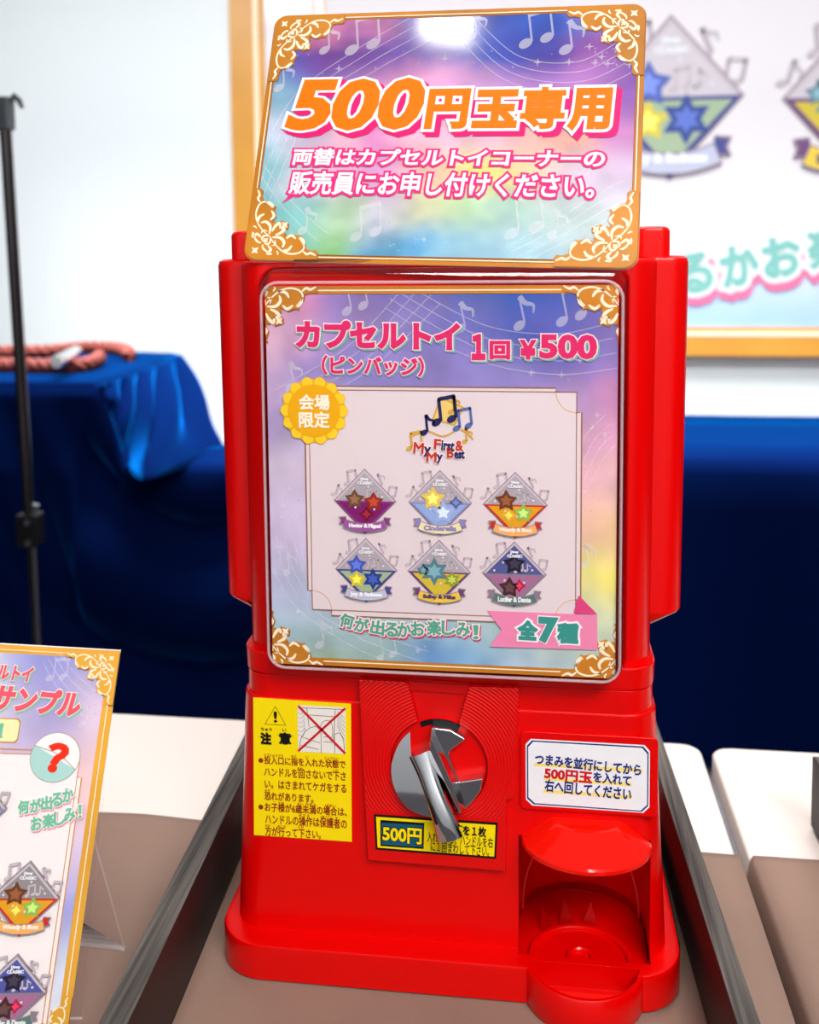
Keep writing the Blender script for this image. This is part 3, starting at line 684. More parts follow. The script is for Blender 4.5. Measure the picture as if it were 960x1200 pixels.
# ------------------------------------------------------------------ poster in the display case
DY = -0.0165
DP = front(DY)
bu = (-0.1225, 0.1220); bv = (0.2475, 0.5215)
po = empty('capsule_toy_poster', (0, DY, 0.2475), 'watercolour price poster with six pin pictures inside the clear case', 'poster')
grid = [
 [(205,165,195), (215,150,190), (150,130,190), (120,112,182), (85,110,182), (58,100,182), (80,102,182), (120,112,185)],
 [(222,185,205), (205,165,200), (165,145,198), (150,138,198), (120,122,192), (92,104,184), (108,108,190), (150,132,196)],
 [(205,180,212), (168,152,208), (150,142,202), (152,140,202), (150,138,200), (150,140,200), (190,160,205), (205,150,192)],
 [(190,172,215), (180,170,215), (180,170,210), (180,170,210), (180,170,210), (180,170,210), (220,175,200), (222,168,198)],
 [(215,200,222), (215,200,222), (200,190,215), (200,190,215), (200,190,215), (200,190,215), (235,190,200), (238,195,200)],
 [(214,200,226), (210,198,226), (200,190,215), (200,190,215), (200,190,215), (200,190,215), (236,195,175), (238,205,160)],
 [(196,200,226), (194,204,226), (200,190,215), (200,190,215), (200,190,215), (200,190,215), (230,222,150), (240,228,130)],
 [(178,206,214), (180,206,210), (180,206,210), (180,206,210), (180,206,210), (180,206,210), (222,226,190), (215,225,195)],
 [(160,192,180), (172,192,130), (170,196,190), (125,168,212), (150,192,226), (185,208,226), (195,215,220), (190,215,210)],
]
m = MB(); m.box((bu[0], DY+0.0003, bv[0]), (bu[1], DY+0.001, bv[1]), WHITE); m.build('backing_card', po)
wash('printed_sheet', DP, bu[0], bu[1], bv[0], bv[1], grid, 0.0001, po, 110, 120, 0.08, seed=3.0, gam=1.15, contrast=0.2)
m = MB()
staff(m, DP, DP.UV([(330, 470), (420, 420), (500, 340)]), 0.006, 0.0003, FAINT); staff(m, DP, DP.UV([(460, 345), (560, 400), (650, 415), (720, 405)]), 0.007, 0.0003, FAINT)
staff(m, DP, DP.UV([(326, 620), (350, 690), (420, 740), (500, 770)]), 0.006, 0.0003, FAINT); staff(m, DP, DP.UV([(680, 560), (700, 520), (722, 500)]), 0.005, 0.0003, FAINT)
for x, y, s_, k in ((412, 350, 0.02, 2), (545, 370, 0.02, 1), (615, 365, 0.022, 1), (665, 360, 0.022, 2), (345, 440, 0.02, 1), (380, 742, 0.02, 1), (450, 760, 0.016, 2), (690, 650, 0.016, 1), (340, 660, 0.016, 1)):
    note(m, DP, DP.uv((x, y)), s_, k, FAINT, 0.0004, 0.2)
for i in range(40):
    x, y = random.choice(((random.uniform(325, 355), random.uniform(560, 720)), (random.uniform(685, 718), random.uniform(470, 700)), (random.uniform(560, 700), random.uniform(420, 450)), (random.uniform(480, 570), random.uniform(735, 768))))
    m.flat(DP, star(DP.uv((x, y)), random.choice((0.0008, 0.0012, 0.003)), 4, 0.3), 0.0004, FAINT)
m.build('faint_notes', po, clip=[((bu[0], 0, 0), (-1, 0, 0)), ((bu[1], 0, 0), (1, 0, 0)), ((0, 0, bv[0]), (0, 0, -1)), ((0, 0, bv[1]), (0, 0, 1))])
# white panel with double line
m = MB(); PANEL = ink((228, 213, 216))
inn = DP.UV([(362, 456.5), (676, 460.5), (673, 728), (364.5, 711)]); out = DP.UV([(357, 452), (682, 455), (679, 724), (359, 718)])
ix0, ix1, iz0, iz1 = inn[0][0], inn[1][0], inn[2][1], inn[0][1]; ox0, ox1, oz0, oz1 = out[0][0], out[1][0], (out[2][1]+out[3][1])/2-0.003, out[0][1]
n_ = 0.014; iz0 = (inn[2][1]+inn[3][1])/2
plus = [(ix0, iz0), (ix1, iz0), (ix1, iz0+0.001), (ox1, iz0+n_), (ox1, iz1-n_), (ix1, iz1-0.001), (ix1, iz1), (ix0, iz1)]
m.flat(DP, [(ix0, iz0), (ix1, iz0), (ix1, iz1), (ix0, iz1)], 0.0006, PANEL)
for q in ([(ox0, iz0+n_), (ix0, iz0+n_), (ix0, iz1-n_*2.2), (ox0, iz1-n_*2.2)], [(ix1, iz0+n_), (ox1, iz0+n_), (ox1, iz1-n_), (ix1, iz1-n_)], [(ix0+n_, iz1), (ix1-n_, iz1), (ix1-n_, oz1), (ix0+n_, oz1)], [(ix0+n_, oz0), (ix1-n_, oz0), (ix1-n_, iz0), (ix0+n_, iz0)]):
    m.flat(DP, q, 0.0006, PANEL)
w_ = 0.00085
m.strip(DP, [(ix0, iz0), (ix1, iz0), (ix1, iz1), (ix0, iz1)], w_, 0.0008, BROWNL, True)
m.strip(DP, [(ix0+n_, iz0), (ix0+n_, oz0), (ix1-n_, oz0), (ix1-n_, iz0)], w_, 0.0008, BROWNL); m.strip(DP, [(ix0+n_, iz1), (ix0+n_, oz1), (ix1-n_, oz1), (ix1-n_, iz1)], w_, 0.0008, BROWNL)
m.strip(DP, [(ix0, iz0+n_), (ox0, iz0+n_), (ox0, iz1-n_), (ix0, iz1-n_)], w_, 0.0008, BROWNL); m.strip(DP, [(ix1, iz0+n_), (ox1, iz0+n_), (ox1, iz1-n_), (ix1, iz1-n_)], w_, 0.0008, BROWNL)
for cx, cz, a in ((ix1, iz1, 180), (ix0, iz0, 0), (ix1, iz0, 90)):
    m.strip(DP, [(cx+n_*math.cos(math.radians(a+90*k/10)), cz+n_*math.sin(math.radians(a+90*k/10))) for k in range(11)], 0.0004, 0.0008, GOLDL)
m.build('white_panel', po)
# gold borders and ornaments
m = MB(); cl = [((bu[0], 0, 0), (-1, 0, 0)), ((bu[1], 0, 0), (1, 0, 0)), ((0, 0, bv[0]), (0, 0, -1)), ((0, 0, bv[1]), (0, 0, 1))]
m.flat(DP, [(bu[0], bv[1]-0.0055), (bu[1], bv[1]-0.0055), (bu[1], bv[1]), (bu[0], bv[1])], 0.0005, GOLD); m.flat(DP, [(bu[0], bv[0]), (bu[1], bv[0]), (bu[1], bv[0]+0.0055), (bu[0], bv[0]+0.0055)], 0.0005, GOLD)
m.flat(DP, [(bu[0], bv[1]-0.0035), (bu[1], bv[1]-0.0035), (bu[1], bv[1]-0.0026), (bu[0], bv[1]-0.0026)], 0.0006, CREAM); m.flat(DP, [(bu[0], bv[0]+0.0028), (bu[1], bv[0]+0.0028), (bu[1], bv[0]+0.0037), (bu[0], bv[0]+0.0037)], 0.0006, CREAM)
ko = 0.000075
for cx, su in ((bu[0]-0.019, 1), (bu[1]+0.019, -1)):
    for cz, sv in ((bv[1]+0.0035, -1), (bv[0]-0.0035, 1)): ornament(m, DP, (cx, cz), su, sv, ko, 0.0007)
m.build('gold_border', po, clip=cl)
PINK = ink((222, 45, 105)); OUTL = ink((250, 228, 232)); TEAL = ink((120, 178, 172)); GREEN = ink((92, 168, 142)); GREEN2 = ink((60, 150, 140)); HOT = ink((236, 60, 120))
m = MB()
sh = (0.0011, -0.0011); e0 = 0.0010
m.text(DP, 'カプセルトイ', (347, 376, 538, 408.5), [(e0*1.9, TEAL, sh), (e0*1.9, OUTL, (0, 0)), (e0*1.15, PINK, (0, 0))], 0.0008, fillx=e0, rot=-0.012)
m.text(DP, '（ピンバッジ）', (377, 417, 497, 440), [(0.0011, TEAL, (0.0008, -0.0008)), (0.0011, OUTL, (0, 0)), (0.0005, PINK, (0, 0))], 0.0008, fillx=0.0005, rot=-0.015)
m.text(DP, '１', (553, 392, 569, 421), [(e0*2.0, TEAL, sh), (e0*2.0, OUTL, (0, 0)), (e0*1.3, PINK, (0, 0))], 0.0008, fillx=e0)
m.text(DP, '回', (574, 399, 598, 421), [(e0*1.4, TEAL, sh), (e0*1.4, OUTL, (0, 0)), (e0*0.75, PINK, (0, 0))], 0.0008, fillx=e0*0.7)
m.text(DP, '¥', (610, 398, 628, 421), [(e0*1.5, TEAL, sh), (e0*1.5, OUTL, (0, 0)), (e0*0.9, PINK, (0, 0))], 0.0008, fillx=e0*0.8)
m.text(DP, '500', (632, 391, 700, 421), [(e0*1.9, TEAL, sh), (e0*1.9, OUTL, (0, 0)), (e0*1.1, PINK, (0, 0))], 0.0008, fillx=e0*1.3, rot=-0.01)
m.build('price_lettering', po)
# yellow rosette
m = MB(); c = DP.uv((368.5, 481)); R_ = 0.0235
m.flat(DP, [(c[0]+R_*(1+0.045*math.cos(14*a))*math.cos(a), c[1]+R_*(1+0.045*math.cos(14*a))*math.sin(a)) for a in [2*PI*k/112 for k in range(112)]], 0.0012, ink((240, 176, 20)))
for k in range(14):
    a = 2*PI*k/14; m.flat(DP, circle(c[0]+R_*0.86*math.cos(a), c[1]+R_*0.86*math.sin(a), R_*0.17, 14), 0.0014, ink((250, 208, 45)))
m.flat(DP, circle(*c, R_*0.80, 48), 0.0016, ink((238, 172, 18)))
m.text(DP, '会場', (351, 462, 387, 480), [(0.00035, ink((255, 246, 225)), (0, 0))], 0.0019, fillx=0.0003)
m.text(DP, '限定', (351, 482, 387, 501), [(0.00035, ink((255, 246, 225)), (0, 0))], 0.0019, fillx=0.0003)
m.build('yellow_rosette', po)
# event logo: lettering and notes (no figure)
m = MB(); GL = ink((214, 168, 70)); NV = ink((40, 42, 92)); RD = ink((196, 60, 40))
c = DP.uv((523, 482)); m.flat(DP, [(c[0]-0.010, c[1]-0.006), (c[0]+0.006, c[1]-0.010), (c[0]+0.013, c[1]+0.003), (c[0]-0.004, c[1]+0.011)], 0.0008, GL)
m.flat(DP, [(c[0]-0.0085, c[1]-0.0052), (c[0]+0.005, c[1]-0.0086), (c[0]+0.011, c[1]+0.0025), (c[0]-0.0035, c[1]+0.009)], 0.0009, ink((240, 205, 120)))
for x, y, s_, k, mm in ((518, 482, 0.018, 2, NV), (502, 497, 0.014, 1, NV), (540, 492, 0.014, 2, ink((90, 110, 170))), (484, 517, 0.012, 2, GL), (548, 510, 0.011, 1, GL), (533, 474, 0.012, 1, GL)): note(m, DP, DP.uv((x, y)), s_, k, mm, 0.0011, 0.1, 0.13)
m.strip(DP, smooth(DP.UV([(480, 512), (500, 505), (520, 511), (540, 503), (555, 515)]), 6), 0.0012, 0.0010, GL)
for s_, x0, y0, x1, y1, mm, rr_ in (('M', 485, 518, 497, 531, RD, -0.1), ('y', 497, 523, 505, 535, NV, -0.1), ('F', 509, 514, 517, 526, RD, -0.08), ('irst', 517.5, 516, 533, 528, NV, -0.08), ('&', 534, 516, 543, 528, RD, 0), ('M', 500, 529, 512, 541, RD, -0.05), ('y', 512, 532, 519, 543, NV, -0.05), ('B', 524, 524, 532, 536, RD, 0.0), ('est', 532.5, 528, 545, 537, NV, 0.0)):
    m.text(DP, s_, (x0, y0, x1, y1), [(0.0009, OUTL, (0, 0)), (0.00035, mm, (0, 0))], 0.0013, rot=rr_, fillx=0.0003)
m.build('event_logo', po)
# six printed badges
BADGES = [
 (428, 586.5, (130, 30, 110), (158, 88, 160), (142, 60, 130), (250, 240, 250), 'Hector & Miguel', [(-0.32, 0.05, 0.34, (112, 78, 52), 5), (0.28, -0.02, 0.34, (150, 48, 32), 5), (0.05, -0.4, 0.26, (120, 20, 40), 4)]),
 (516, 588.5, (150, 175, 225), (240, 226, 180), (140, 140, 190), (150, 140, 190), 'Cinderella', [(-0.22, 0.12, 0.4, (236, 200, 90), 5), (0.1, -0.3, 0.4, (165, 180, 225), 5), (0.5, 0.02, 0.22, (90, 100, 150), 4)]),
 (604, 591, (232, 160, 35), (246, 178, 100), (200, 50, 40), (250, 235, 225), 'Woody & Buzz', [(-0.28, 0.12, 0.36, (112, 62, 36), 5), (0.25, -0.25, 0.32, (150, 185, 90), 5), (-0.2, -0.32, 0.26, (225, 175, 60), 4)]),
 (429.5, 667, (165, 185, 150), (192, 195, 214), (70, 75, 140), (245, 245, 252), 'Joy & Sadness', [(-0.3, 0.15, 0.34, (70, 90, 175), 5), (-0.3, -0.3, 0.3, (226, 200, 60), 5), (0.22, -0.28, 0.36, (45, 65, 140), 6)]),
 (515, 669.5, (215, 190, 60), (240, 200, 70), (110, 70, 120), (90, 60, 110), 'Sulley & Mike', [(-0.15, 0.02, 0.46, (90, 130, 140), 6), (0.4, -0.22, 0.28, (150, 160, 60), 6), (-0.5, 0.05, 0.2, (85, 125, 135), 5)]),
 (603, 672, (170, 110, 150), (92, 122, 118), (140, 128, 140), (235, 235, 235), 'Lucifer & Dante', [(0.0, 0.32, 0.36, (42, 36, 52), 5), (-0.15, -0.42, 0.36, (70, 44, 44), 5), (0.15, -0.35, 0.22, (178, 40, 70), 4)]),
]
for i, (x, y, low, rib, tail, tc_, tx, gems) in enumerate(BADGES):
    m = MB(); pin_print(m, DP, DP.uv((x, y)), 0.0225, 0.0232, low, rib, tail, tc_, tx, gems, 0.0008, upper=(88, 92, 150) if i == 5 else None)
    m.build('badge_picture', po)
# curved teaser line
m = MB(); SH = ink((225, 40, 95)); LT = [('何', 407, 727), ('が', 424, 731.5), ('出', 443, 734.5), ('る', 459, 737), ('か', 474, 737.5), ('お', 490, 736), ('楽', 509, 735), ('し', 526, 735), ('み', 543, 737), ('！', 558, 740)]
for i, (ch, x, y) in enumerate(LT):
    h_ = 8.5 if ch not in 'し' else 8.5; w2 = 8.2 if ch != '！' else 3; 
    m.text(DP, ch, (x-w2, y-h_, x+w2, y+h_), [(0.0013, SH, (0.0007, -0.001)), (0.0013, OUTL, (0, 0)), (0.00045, GREEN, (0, 0))], 0.0008+i*0.00001, fillx=0.0004, rot=-0.25+0.055*i if i < 6 else 0.0)
m.build('teaser_lettering', po)
# pink flag
m = MB(); q = DP.UV([(571, 715), (700, 720), (700, 761), (574, 757), (588, 737)]); m.flat(DP, q[::-1], 0.0012, ink((240, 138, 178)))
q = DP.UV([(678, 697), (700, 719), (672, 718)]); m.flat(DP, q[::-1], 0.0011, ink((222, 70, 130)))
for ch, x0, y0, x1, y1 in (('全', 607, 726, 630, 749), ('7', 632, 723, 652, 751), ('種', 653, 729, 678, 753)):
    m.text(DP, ch, (x0, y0, x1, y1), [(0.0022, ink((252, 244, 246)), (0, 0)), (0.0009 if ch != '7' else 0.0015, GREEN2, (0, 0))], 0.0015, fillx=0.0008, rot=-0.02)
m.build('pink_flag', po)

# ------------------------------------------------------------------ coin sign leaning on the top
RS = Matrix(((0.996, 0.072, 0.054), (-0.086, 0.94, 0.33), (-0.027, -0.333, 0.942)))
SP = Plane((0.0004, 0.0250, 0.6297), RS @ Vector((1, 0, 0)), RS @ Vector((0, 0, 1)))
sv_ = (SP.v-SP.u*SP.u.dot(SP.v)).normalized(); SP.v = sv_; SP.n = SP.u.cross(SP.v)
sg = empty('coin_sign', SP.P(0, -0.1), 'watercolour sign with gold corners and orange 500, leaning on top of the machine', 'sign')
hw, hh = 0.140, 0.100
m = MB(); m.prism(SP, rrect(-hw, hw, -hh, hh, 0.010, 8), -0.0012, 0.0, GOLD, WHITE); m.build('board', sg)
GR = [
 [(225,180,205), (250,185,178), (215,160,195), (130,115,185), (105,125,195), (42,100,190), (90,130,205), (165,160,215), (140,130,200)],
 [(130,140,205), (160,120,190), (150,115,185), (140,110,185), (120,105,185), (80,115,200), (120,110,190), (175,130,190), (110,95,175)],
 [(175,205,222), (170,165,215), (215,175,215), (235,185,215), (235,190,220), (215,180,220), (200,165,215), (205,165,215), (175,135,200)],
 [(215,222,235), (225,205,225), (240,205,220), (228,175,212), (240,200,215), (236,205,225), (250,205,200), (240,200,190), (215,170,210)],
 [(180,215,222), (220,218,228), (235,198,220), (228,190,222), (240,215,200), (240,232,175), (240,220,190), (228,215,225), (225,210,230)],
 [(140,200,206), (175,218,218), (205,225,205), (215,215,222), (228,230,205), (210,228,200), (200,222,215), (212,225,225), (220,226,230)],
 [(160,208,212), (178,215,200), (170,212,165), (140,190,215), (150,200,230), (185,215,228), (195,220,230), (205,222,232), (215,228,236)],
]
wash('printed_sheet', SP, -hw+0.0058, hw-0.0058, -hh+0.0058, hh-0.0058, GR, 0.0003, sg, 150, 110, 0.10, seed=11.0, gam=1.75, contrast=0.22)
m = MB(); staff(m, SP, SP.UV([(300, 240), (350, 130), (430, 70), (520, 20)]), 0.006, 0.0005, FAINT); staff(m, SP, SP.UV([(540, 25), (600, 80), (680, 90), (745, 60)]), 0.006, 0.0005, FAINT)
staff(m, SP, SP.UV([(600, 300), (660, 270), (710, 240), (745, 225)]), 0.005, 0.0005, FAINT); staff(m, SP, SP.UV([(296, 200), (330, 250), (370, 290)]), 0.006, 0.0005, FAINT)
for x, y, s_, k in ((388, 46, 0.022, 1), (422, 42, 0.028, 2), (560, 30, 0.022, 1), (625, 35, 0.026, 2), (672, 42, 0.026, 1), (362, 258, 0.02, 1), (426, 262, 0.024, 2), (610, 255, 0.028, 2), (655, 262, 0.02, 1), (335, 90, 0.022, 1)):
    note(m, SP, SP.uv((x, y)), s_, k, FAINT, 0.0006, 0.15)
for i in range(70):
    x, y = random.choice(((random.uniform(680, 745), random.uniform(55, 85)), (random.uniform(330, 740), random.uniform(60, 90)), (random.uniform(450, 540), random.uniform(250, 295))))
    m.flat(SP, star(SP.uv((x, y)), random.choice((0.0008, 0.001, 0.0014, 0.0035)), 4, 0.25), 0.0006, FAINT)
m.build('faint_notes', sg, clip=[(SP.P(-hw+0.006, 0), -SP.u), (SP.P(hw-0.006, 0), SP.u), (SP.P(0, -hh+0.006), -SP.v), (SP.P(0, hh-0.006), SP.v)])
m = MB(); m.strip(SP, rrect(-hw+0.0038, hw-0.0038, -hh+0.0038, hh-0.0038, 0.006, 6), 0.0008, 0.0006, CREAM, True); m.strip(SP, rrect(-hw+0.0056, hw-0.0056, -hh+0.0056, hh-0.0056, 0.005, 6), 0.0005, 0.0006, BROWNL, True); m.build('gold_border', sg)
for su in (1, -1):
    for s2 in (1, -1):
        m = MB(); ornament(m, SP, (-su*hw*0.993, -s2*hh*0.990), su, s2, 0.0000725, 0.0008, rnd=135); m.build('corner_ornament', sg)
m = MB(); OR = ink((252, 118, 0)); WP = ink((250, 240, 244)); HP = ink((240, 30, 115))
for s_, x0, y0, x1, y1, e in (('5', 338, 94, 393, 154, 0.0024), ('0', 391, 93, 444, 154, 0.0024), ('0', 445, 92, 497, 153, 0.0024), ('円', 499, 105, 551, 152, 0.0016), ('玉', 554, 106, 607, 151, 0.0017), ('専', 610, 103, 663, 152, 0.0012), ('用', 666, 104, 718, 153, 0.0016)):
    m.text(SP, s_, (x0, y0, x1, y1), [(e+0.0024, HP, (0.0040, -0.0034)), (e+0.0022, HP, (0.0020, -0.0017)), (e+0.0022, WP, (0, 0)), (e, OR, (0, 0))], 0.0009, shear=(0.16 if s_ in '50' else 0.06), fillx=e)
m.build('headline_lettering', sg)
m = MB(); PK = ink((240, 45, 125))
for s_, x0, y0, x1, y1 in (('両替はカプセルトイコーナーの', 338, 175, 703, 196), ('販売員にお申し付けください。', 334, 202.5, 691, 231)):
    m.text(SP, s_, (x0, y0, x1, y1), [(0.0021, PK, (0, 0)), (0.0005, ink((248, 236, 242)), (0, 0))], 0.0010, shear=0.08, fillx=0.0006, rot=-0.008)
m.build('note_lettering', sg)
for a in (-0.05, 0.06):
    m = MB()
    p0 = SP.P(a, -0.098, -0.0015); p1 = SP.P(a, 0.02, -0.0015); pb = Vector((p1.x, 0.13, 0.5395))
    m.add([p1+Vector((-0.004, 0, 0)), p1+Vector((0.004, 0, 0)), pb+Vector((0.004, 0, 0)), pb+Vector((-0.004, 0, 0))], [(0, 1, 2, 3)], ACRYLE)
    o = m.build('prop', sg); sd = o.modifiers.new('t', 'SOLIDIFY'); sd.thickness = 0.002
m = MB(); l_ = SP.P(-0.07, -hh, -0.0006); m.box((l_.x-0.03, l_.y-0.002, 0.5350), (l_.x+0.05, l_.y+0.004, l_.z+0.003), ACRYLE); m.build('mounting_strip', sg)

# ------------------------------------------------------------------ sample board bottom left, its stand and pins
TR = at((141.5, 763), y=-0.045); BR = at((76, 1236), z=0.012)
vv = (TR-BR); H_ = vv.length; vv.normalize(); nrm = ray((0, 755)).cross(ray((141, 763)))
uu = nrm.cross(vv).normalized(); uu = uu if uu.x > 0 else -uu
BPn = Plane(BR, uu, vv); Wd = 0.21
sb = empty('sample_board', BPn.P(-Wd/2, 0, 0), 'gold-edged sample board with a question-mark capsule, at the lower left', 'sign')
m = MB(); m.prism(BPn, [(-Wd, 0), (0, 0), (0, H_), (-Wd, H_)], -0.005, 0.0, mat('gold_print_bright', (238, 172, 50), 0.4, var=0.2, vscale=9), mat('white_board_edge', (235, 228, 228), 0.5)); m.build('board', sb)
GB = [
 [(235,225,230), (225,220,230), (222,215,226), (205,205,225), (150,150,215), (165,160,215)],
 [(238,228,232), (240,225,235), (235,220,230), (215,205,228), (175,165,215), (225,200,225)],
 [(240,225,235), (240,225,235), (235,220,230), (225,205,220), (220,190,215), (245,205,205)],
 [(240,225,235), (240,225,235), (235,220,230), (225,205,220), (215,190,220), (215,195,225)],
 [(240,225,235), (240,225,235), (235,220,230), (225,205,220), (200,190,230), (165,165,225)],
 [(240,225,235), (240,225,235), (235,220,230), (225,205,220), (215,215,235), (215,220,240)],
 [(240,225,235), (240,225,235), (235,220,230), (225,205,220), (225,230,240), (230,230,240)],
]
wash('printed_sheet', BPn, -Wd+0.0075, -0.0075, 0.0075, H_-0.0055, GB, 0.0003, sb, 60, 80, 0.08, seed=5.0)
m = MB(); OCH = ink((214, 145, 60)); PW = ink((250, 240, 240))
q = BPn.UV([(-160, 876), (94, 893), (62, 1204), (40, 1240), (-190, 1230)])
pr = BPn.uv((91, 905)); pe = BPn.uv((62, 1190)); rx = (pr[0]+pe[0])/2; ty = BPn.uv((45, 884))[1]
m.flat(BPn, [(-Wd+0.02, 0.012), (rx-0.003, 0.012), (rx-0.003, ty), (-Wd+0.02, ty)], 0.0006, PW); m.flat(BPn, [(-Wd+0.02, 0.012), (rx, 0.012), (rx, ty-0.014), (-Wd+0.02, ty-0.014)], 0.0005, PW)
m.strip(BPn, [(rx-0.003, 0.012), (rx-0.003, ty), (-Wd+0.02, ty)], 0.0007, 0.0008, OCH); m.strip(BPn, [(rx-0.003, ty-0.014), (rx, ty-0.014), (rx, 0.012)], 0.0007, 0.0008, OCH); m.strip(BPn, [(rx-0.016, ty), (rx-0.016, ty+0.003), (-Wd+0.03, ty+0.003)], 0.0007, 0.0008, OCH)
m.strip(BPn, [(-Wd+0.004, H_-0.0033), (-0.004, H_-0.0033), (-0.004, 0.004)], 0.0008, 0.0008, CREAM)
m.build('white_panel', sb)
GB_ = mat('gold_print_bright', (238, 172, 50))
for cz_, q_ in ((H_-0.0005, -1), (0.0005, 1)):
    m = MB(); ornament(m, BPn, (-0.0005, cz_), -1, q_, 0.0000475, 0.0009, GB_); m.build('corner_ornament', sb)
m = MB()
staff(m, BPn, BPn.UV([(60, 770), (80, 800), (110, 830)]), 0.004, 0.0006, FAINT); note(m, BPn, BPn.uv((66, 785)), 0.014, 2, FAINT, 0.0007); note(m, BPn, BPn.uv((104, 840)), 0.014, 1, FAINT, 0.0007)
m.build('faint_notes', sb)
CORAL = ink((240, 92, 108)); MINT = ink((140, 205, 170)); MG = ink((120, 195, 160)); PSH = ink((248, 150, 170))
m = MB()
m.text(BPn, 'カプセルトイ', (-46, 777, 40, 795), [(0.0009, MINT, (0.0007, -0.0008)), (0.0009, WP, (0, 0)), (0.0005, CORAL, (0, 0))], 0.0008, fillx=0.0004, rot=-0.04, shear=0.1)
m.text(BPn, '景品サンプル', (-62, 803, 97, 834), [(0.0014, MINT, (0.0009, -0.0011)), (0.0014, WP, (0, 0)), (0.0009, CORAL, (0, 0))], 0.0008, fillx=0.0008, rot=-0.05, shear=0.1)
for ch, x, y in (('何', 28, 945), ('が', 42, 943), ('出', 55, 940), ('る', 67, 936), ('か', 80, 931)): m.text(BPn, ch, (x-6.5, y-8, x+6.5, y+8), [(0.0010, PSH, (0.0006, -0.0009)), (0.0010, WP, (0, 0)), (0.0004, MG, (0, 0))], 0.0012, fillx=0.0003, rot=0.15)
for ch, x, y in (('お', 43, 964), ('楽', 57, 961), ('し', 70, 958), ('み', 82, 954), ('！', 94, 950)): m.text(BPn, ch, (x-(6.5 if ch != '！' else 2), y-8, x+(6.5 if ch != '！' else 2), y+8), [(0.0010, PSH, (0.0006, -0.0009)), (0.0010, WP, (0, 0)), (0.0004, MG, (0, 0))], 0.0012, fillx=0.0003, rot=0.15)
m.build('board_lettering', sb)
m = MB(); c = BPn.uv((65, 887)); R_ = 0.0165
m.flat(BPn, circle(*c, R_, 48), 0.0010, ink((170, 160, 150))); m.flat(BPn, circle(*c, R_*0.975, 48), 0.0012, ink((248, 244, 244)))
th0 = -0.48; low = [(c[0]+R_*0.975*math.cos(a), c[1]+R_*0.975*math.sin(a)) for a in [th0-PI*1.0*k/24 for k in range(25)]]
m.flat(BPn, low[::-1], 0.0014, ink((176, 218, 212))); m.strip(BPn, smooth([low[0], (c[0]+0.002, c[1]+0.002), low[-1]], 8), 0.0004, 0.0016, ink((170, 160, 150)))
m.text(BPn, '？', (55, 870, 78, 904), [(0.0014, ink((245, 50, 25)), (0, 0))], 0.0018, fillx=0.001, rot=-0.2); m.build('capsule_picture', sb)
m = MB(); c = BPn.uv((-5, 855)); q = rrect(c[0]-0.03, c[0]+0.0155, c[1]-0.008, c[1]+0.008, 0.003, 4); m.flat(BPn, q, 0.0008, OCH); m.flat(BPn, rrect(c[0]-0.029, c[0]+0.0148, c[1]-0.0073, c[1]+0.0073, 0.003, 4), 0.0010, ink((252, 240, 180)))
m.text(BPn, '全7種', (-30, 846, 4, 864), [(0.0004, MG, (0, 0))], 0.0012, fillx=0.0003); m.build('ticket_picture', sb)
# acrylic easel
ae = empty('acrylic_easel', (-0.28, 0.0, 0.002), 'clear acrylic easel behind the sample board', 'stand')
ft = at((147, 1110), z=0.0042); ftl = ft+Vector((-0.16, 0.006, 0)); tp = BPn.P(-0.012, H_*0.62, -0.006); tpl = tp-BPn.u*0.15
m = MB(); r1 = (tp-ft).normalized()
quad = [tpl, tp, ft, ftl]; m.add(quad, [(0, 1, 2, 3)], ACRYL); o = m.build('back_leg', ae); sd = o.modifiers.new('t', 'SOLIDIFY'); sd.thickness = 0.003; o.data.materials.append(EDGE_BRIGHT); sd.material_offset_rim = 1
m = MB(); f0 = BPn.P(-0.004, 0.005, -0.007); f0.z = 0.0042
m.add([BPn.P(-0.165, H_*0.62, -0.006), BPn.P(0.002, H_*0.62, -0.006), BPn.P(0.008, 0.02, -0.006), BPn.P(-0.17, 0.02, -0.006)], [(0, 1, 2, 3)], ACRYL)
o = m.build('front_plate', ae); sd = o.modifiers.new('t', 'SOLIDIFY'); sd.thickness = 0.003; sd.offset = -1; o.data.materials.append(EDGE_BRIGHT); sd.material_offset_rim = 1
m = MB(); a0_, a1_ = BPn.P(-0.17, -0.001, -0.008), BPn.P(-0.001, -0.001, -0.008)
m.prism(Plane(a0_, BPn.u, Vector((0, 0, 1))), [(0, -a0_.z+0.0042), (0.169, -a0_.z+0.0042), (0.169, 0.026), (0, 0.026)], -0.001, 0.001, ACRYLE); m.build('foot', ae)
# real pins on the board
def enamel_pin(px, hwm, spec, label, upper=None):
    low, rib, tail, tc_, tx, gems = spec
    c = BPn.uv(px); e = empty('enamel_pin', BPn.P(c[0], c[1], 0.001), label, 'pin', 'enamel pins on the sample board')
    m = MB(); hhm = hwm*1.03
    m.prism(BPn, [(c[0], c[1]-hhm), (c[0]+hwm, c[1]), (c[0], c[1]+hhm), (c[0]-hwm, c[1])], 0.0006, 0.0034, STEEL); m.build('pin_body', e, bevel=0.0005)
    m = MB(); pin_print(m, BPn, c, hwm, hhm, low, rib, tail, tc_, tx, gems, 0.0036, grey=(150, 142, 145), upper=upper, d=0.0001); m.build('enamel_face', e)
enamel_pin((30, 1050), 0.0225, BADGES[2][2:], 'orange enamel pin on the sample board, upper of the two whole pins')
enamel_pin((15, 1160), 0.0225, BADGES[5][2:], 'purple enamel pin on the sample board, below the orange pin', upper=(84, 90, 165))
enamel_pin((-32, 945), 0.0225, BADGES[1][2:], 'enamel pin cut off at the left edge, above the orange pin')

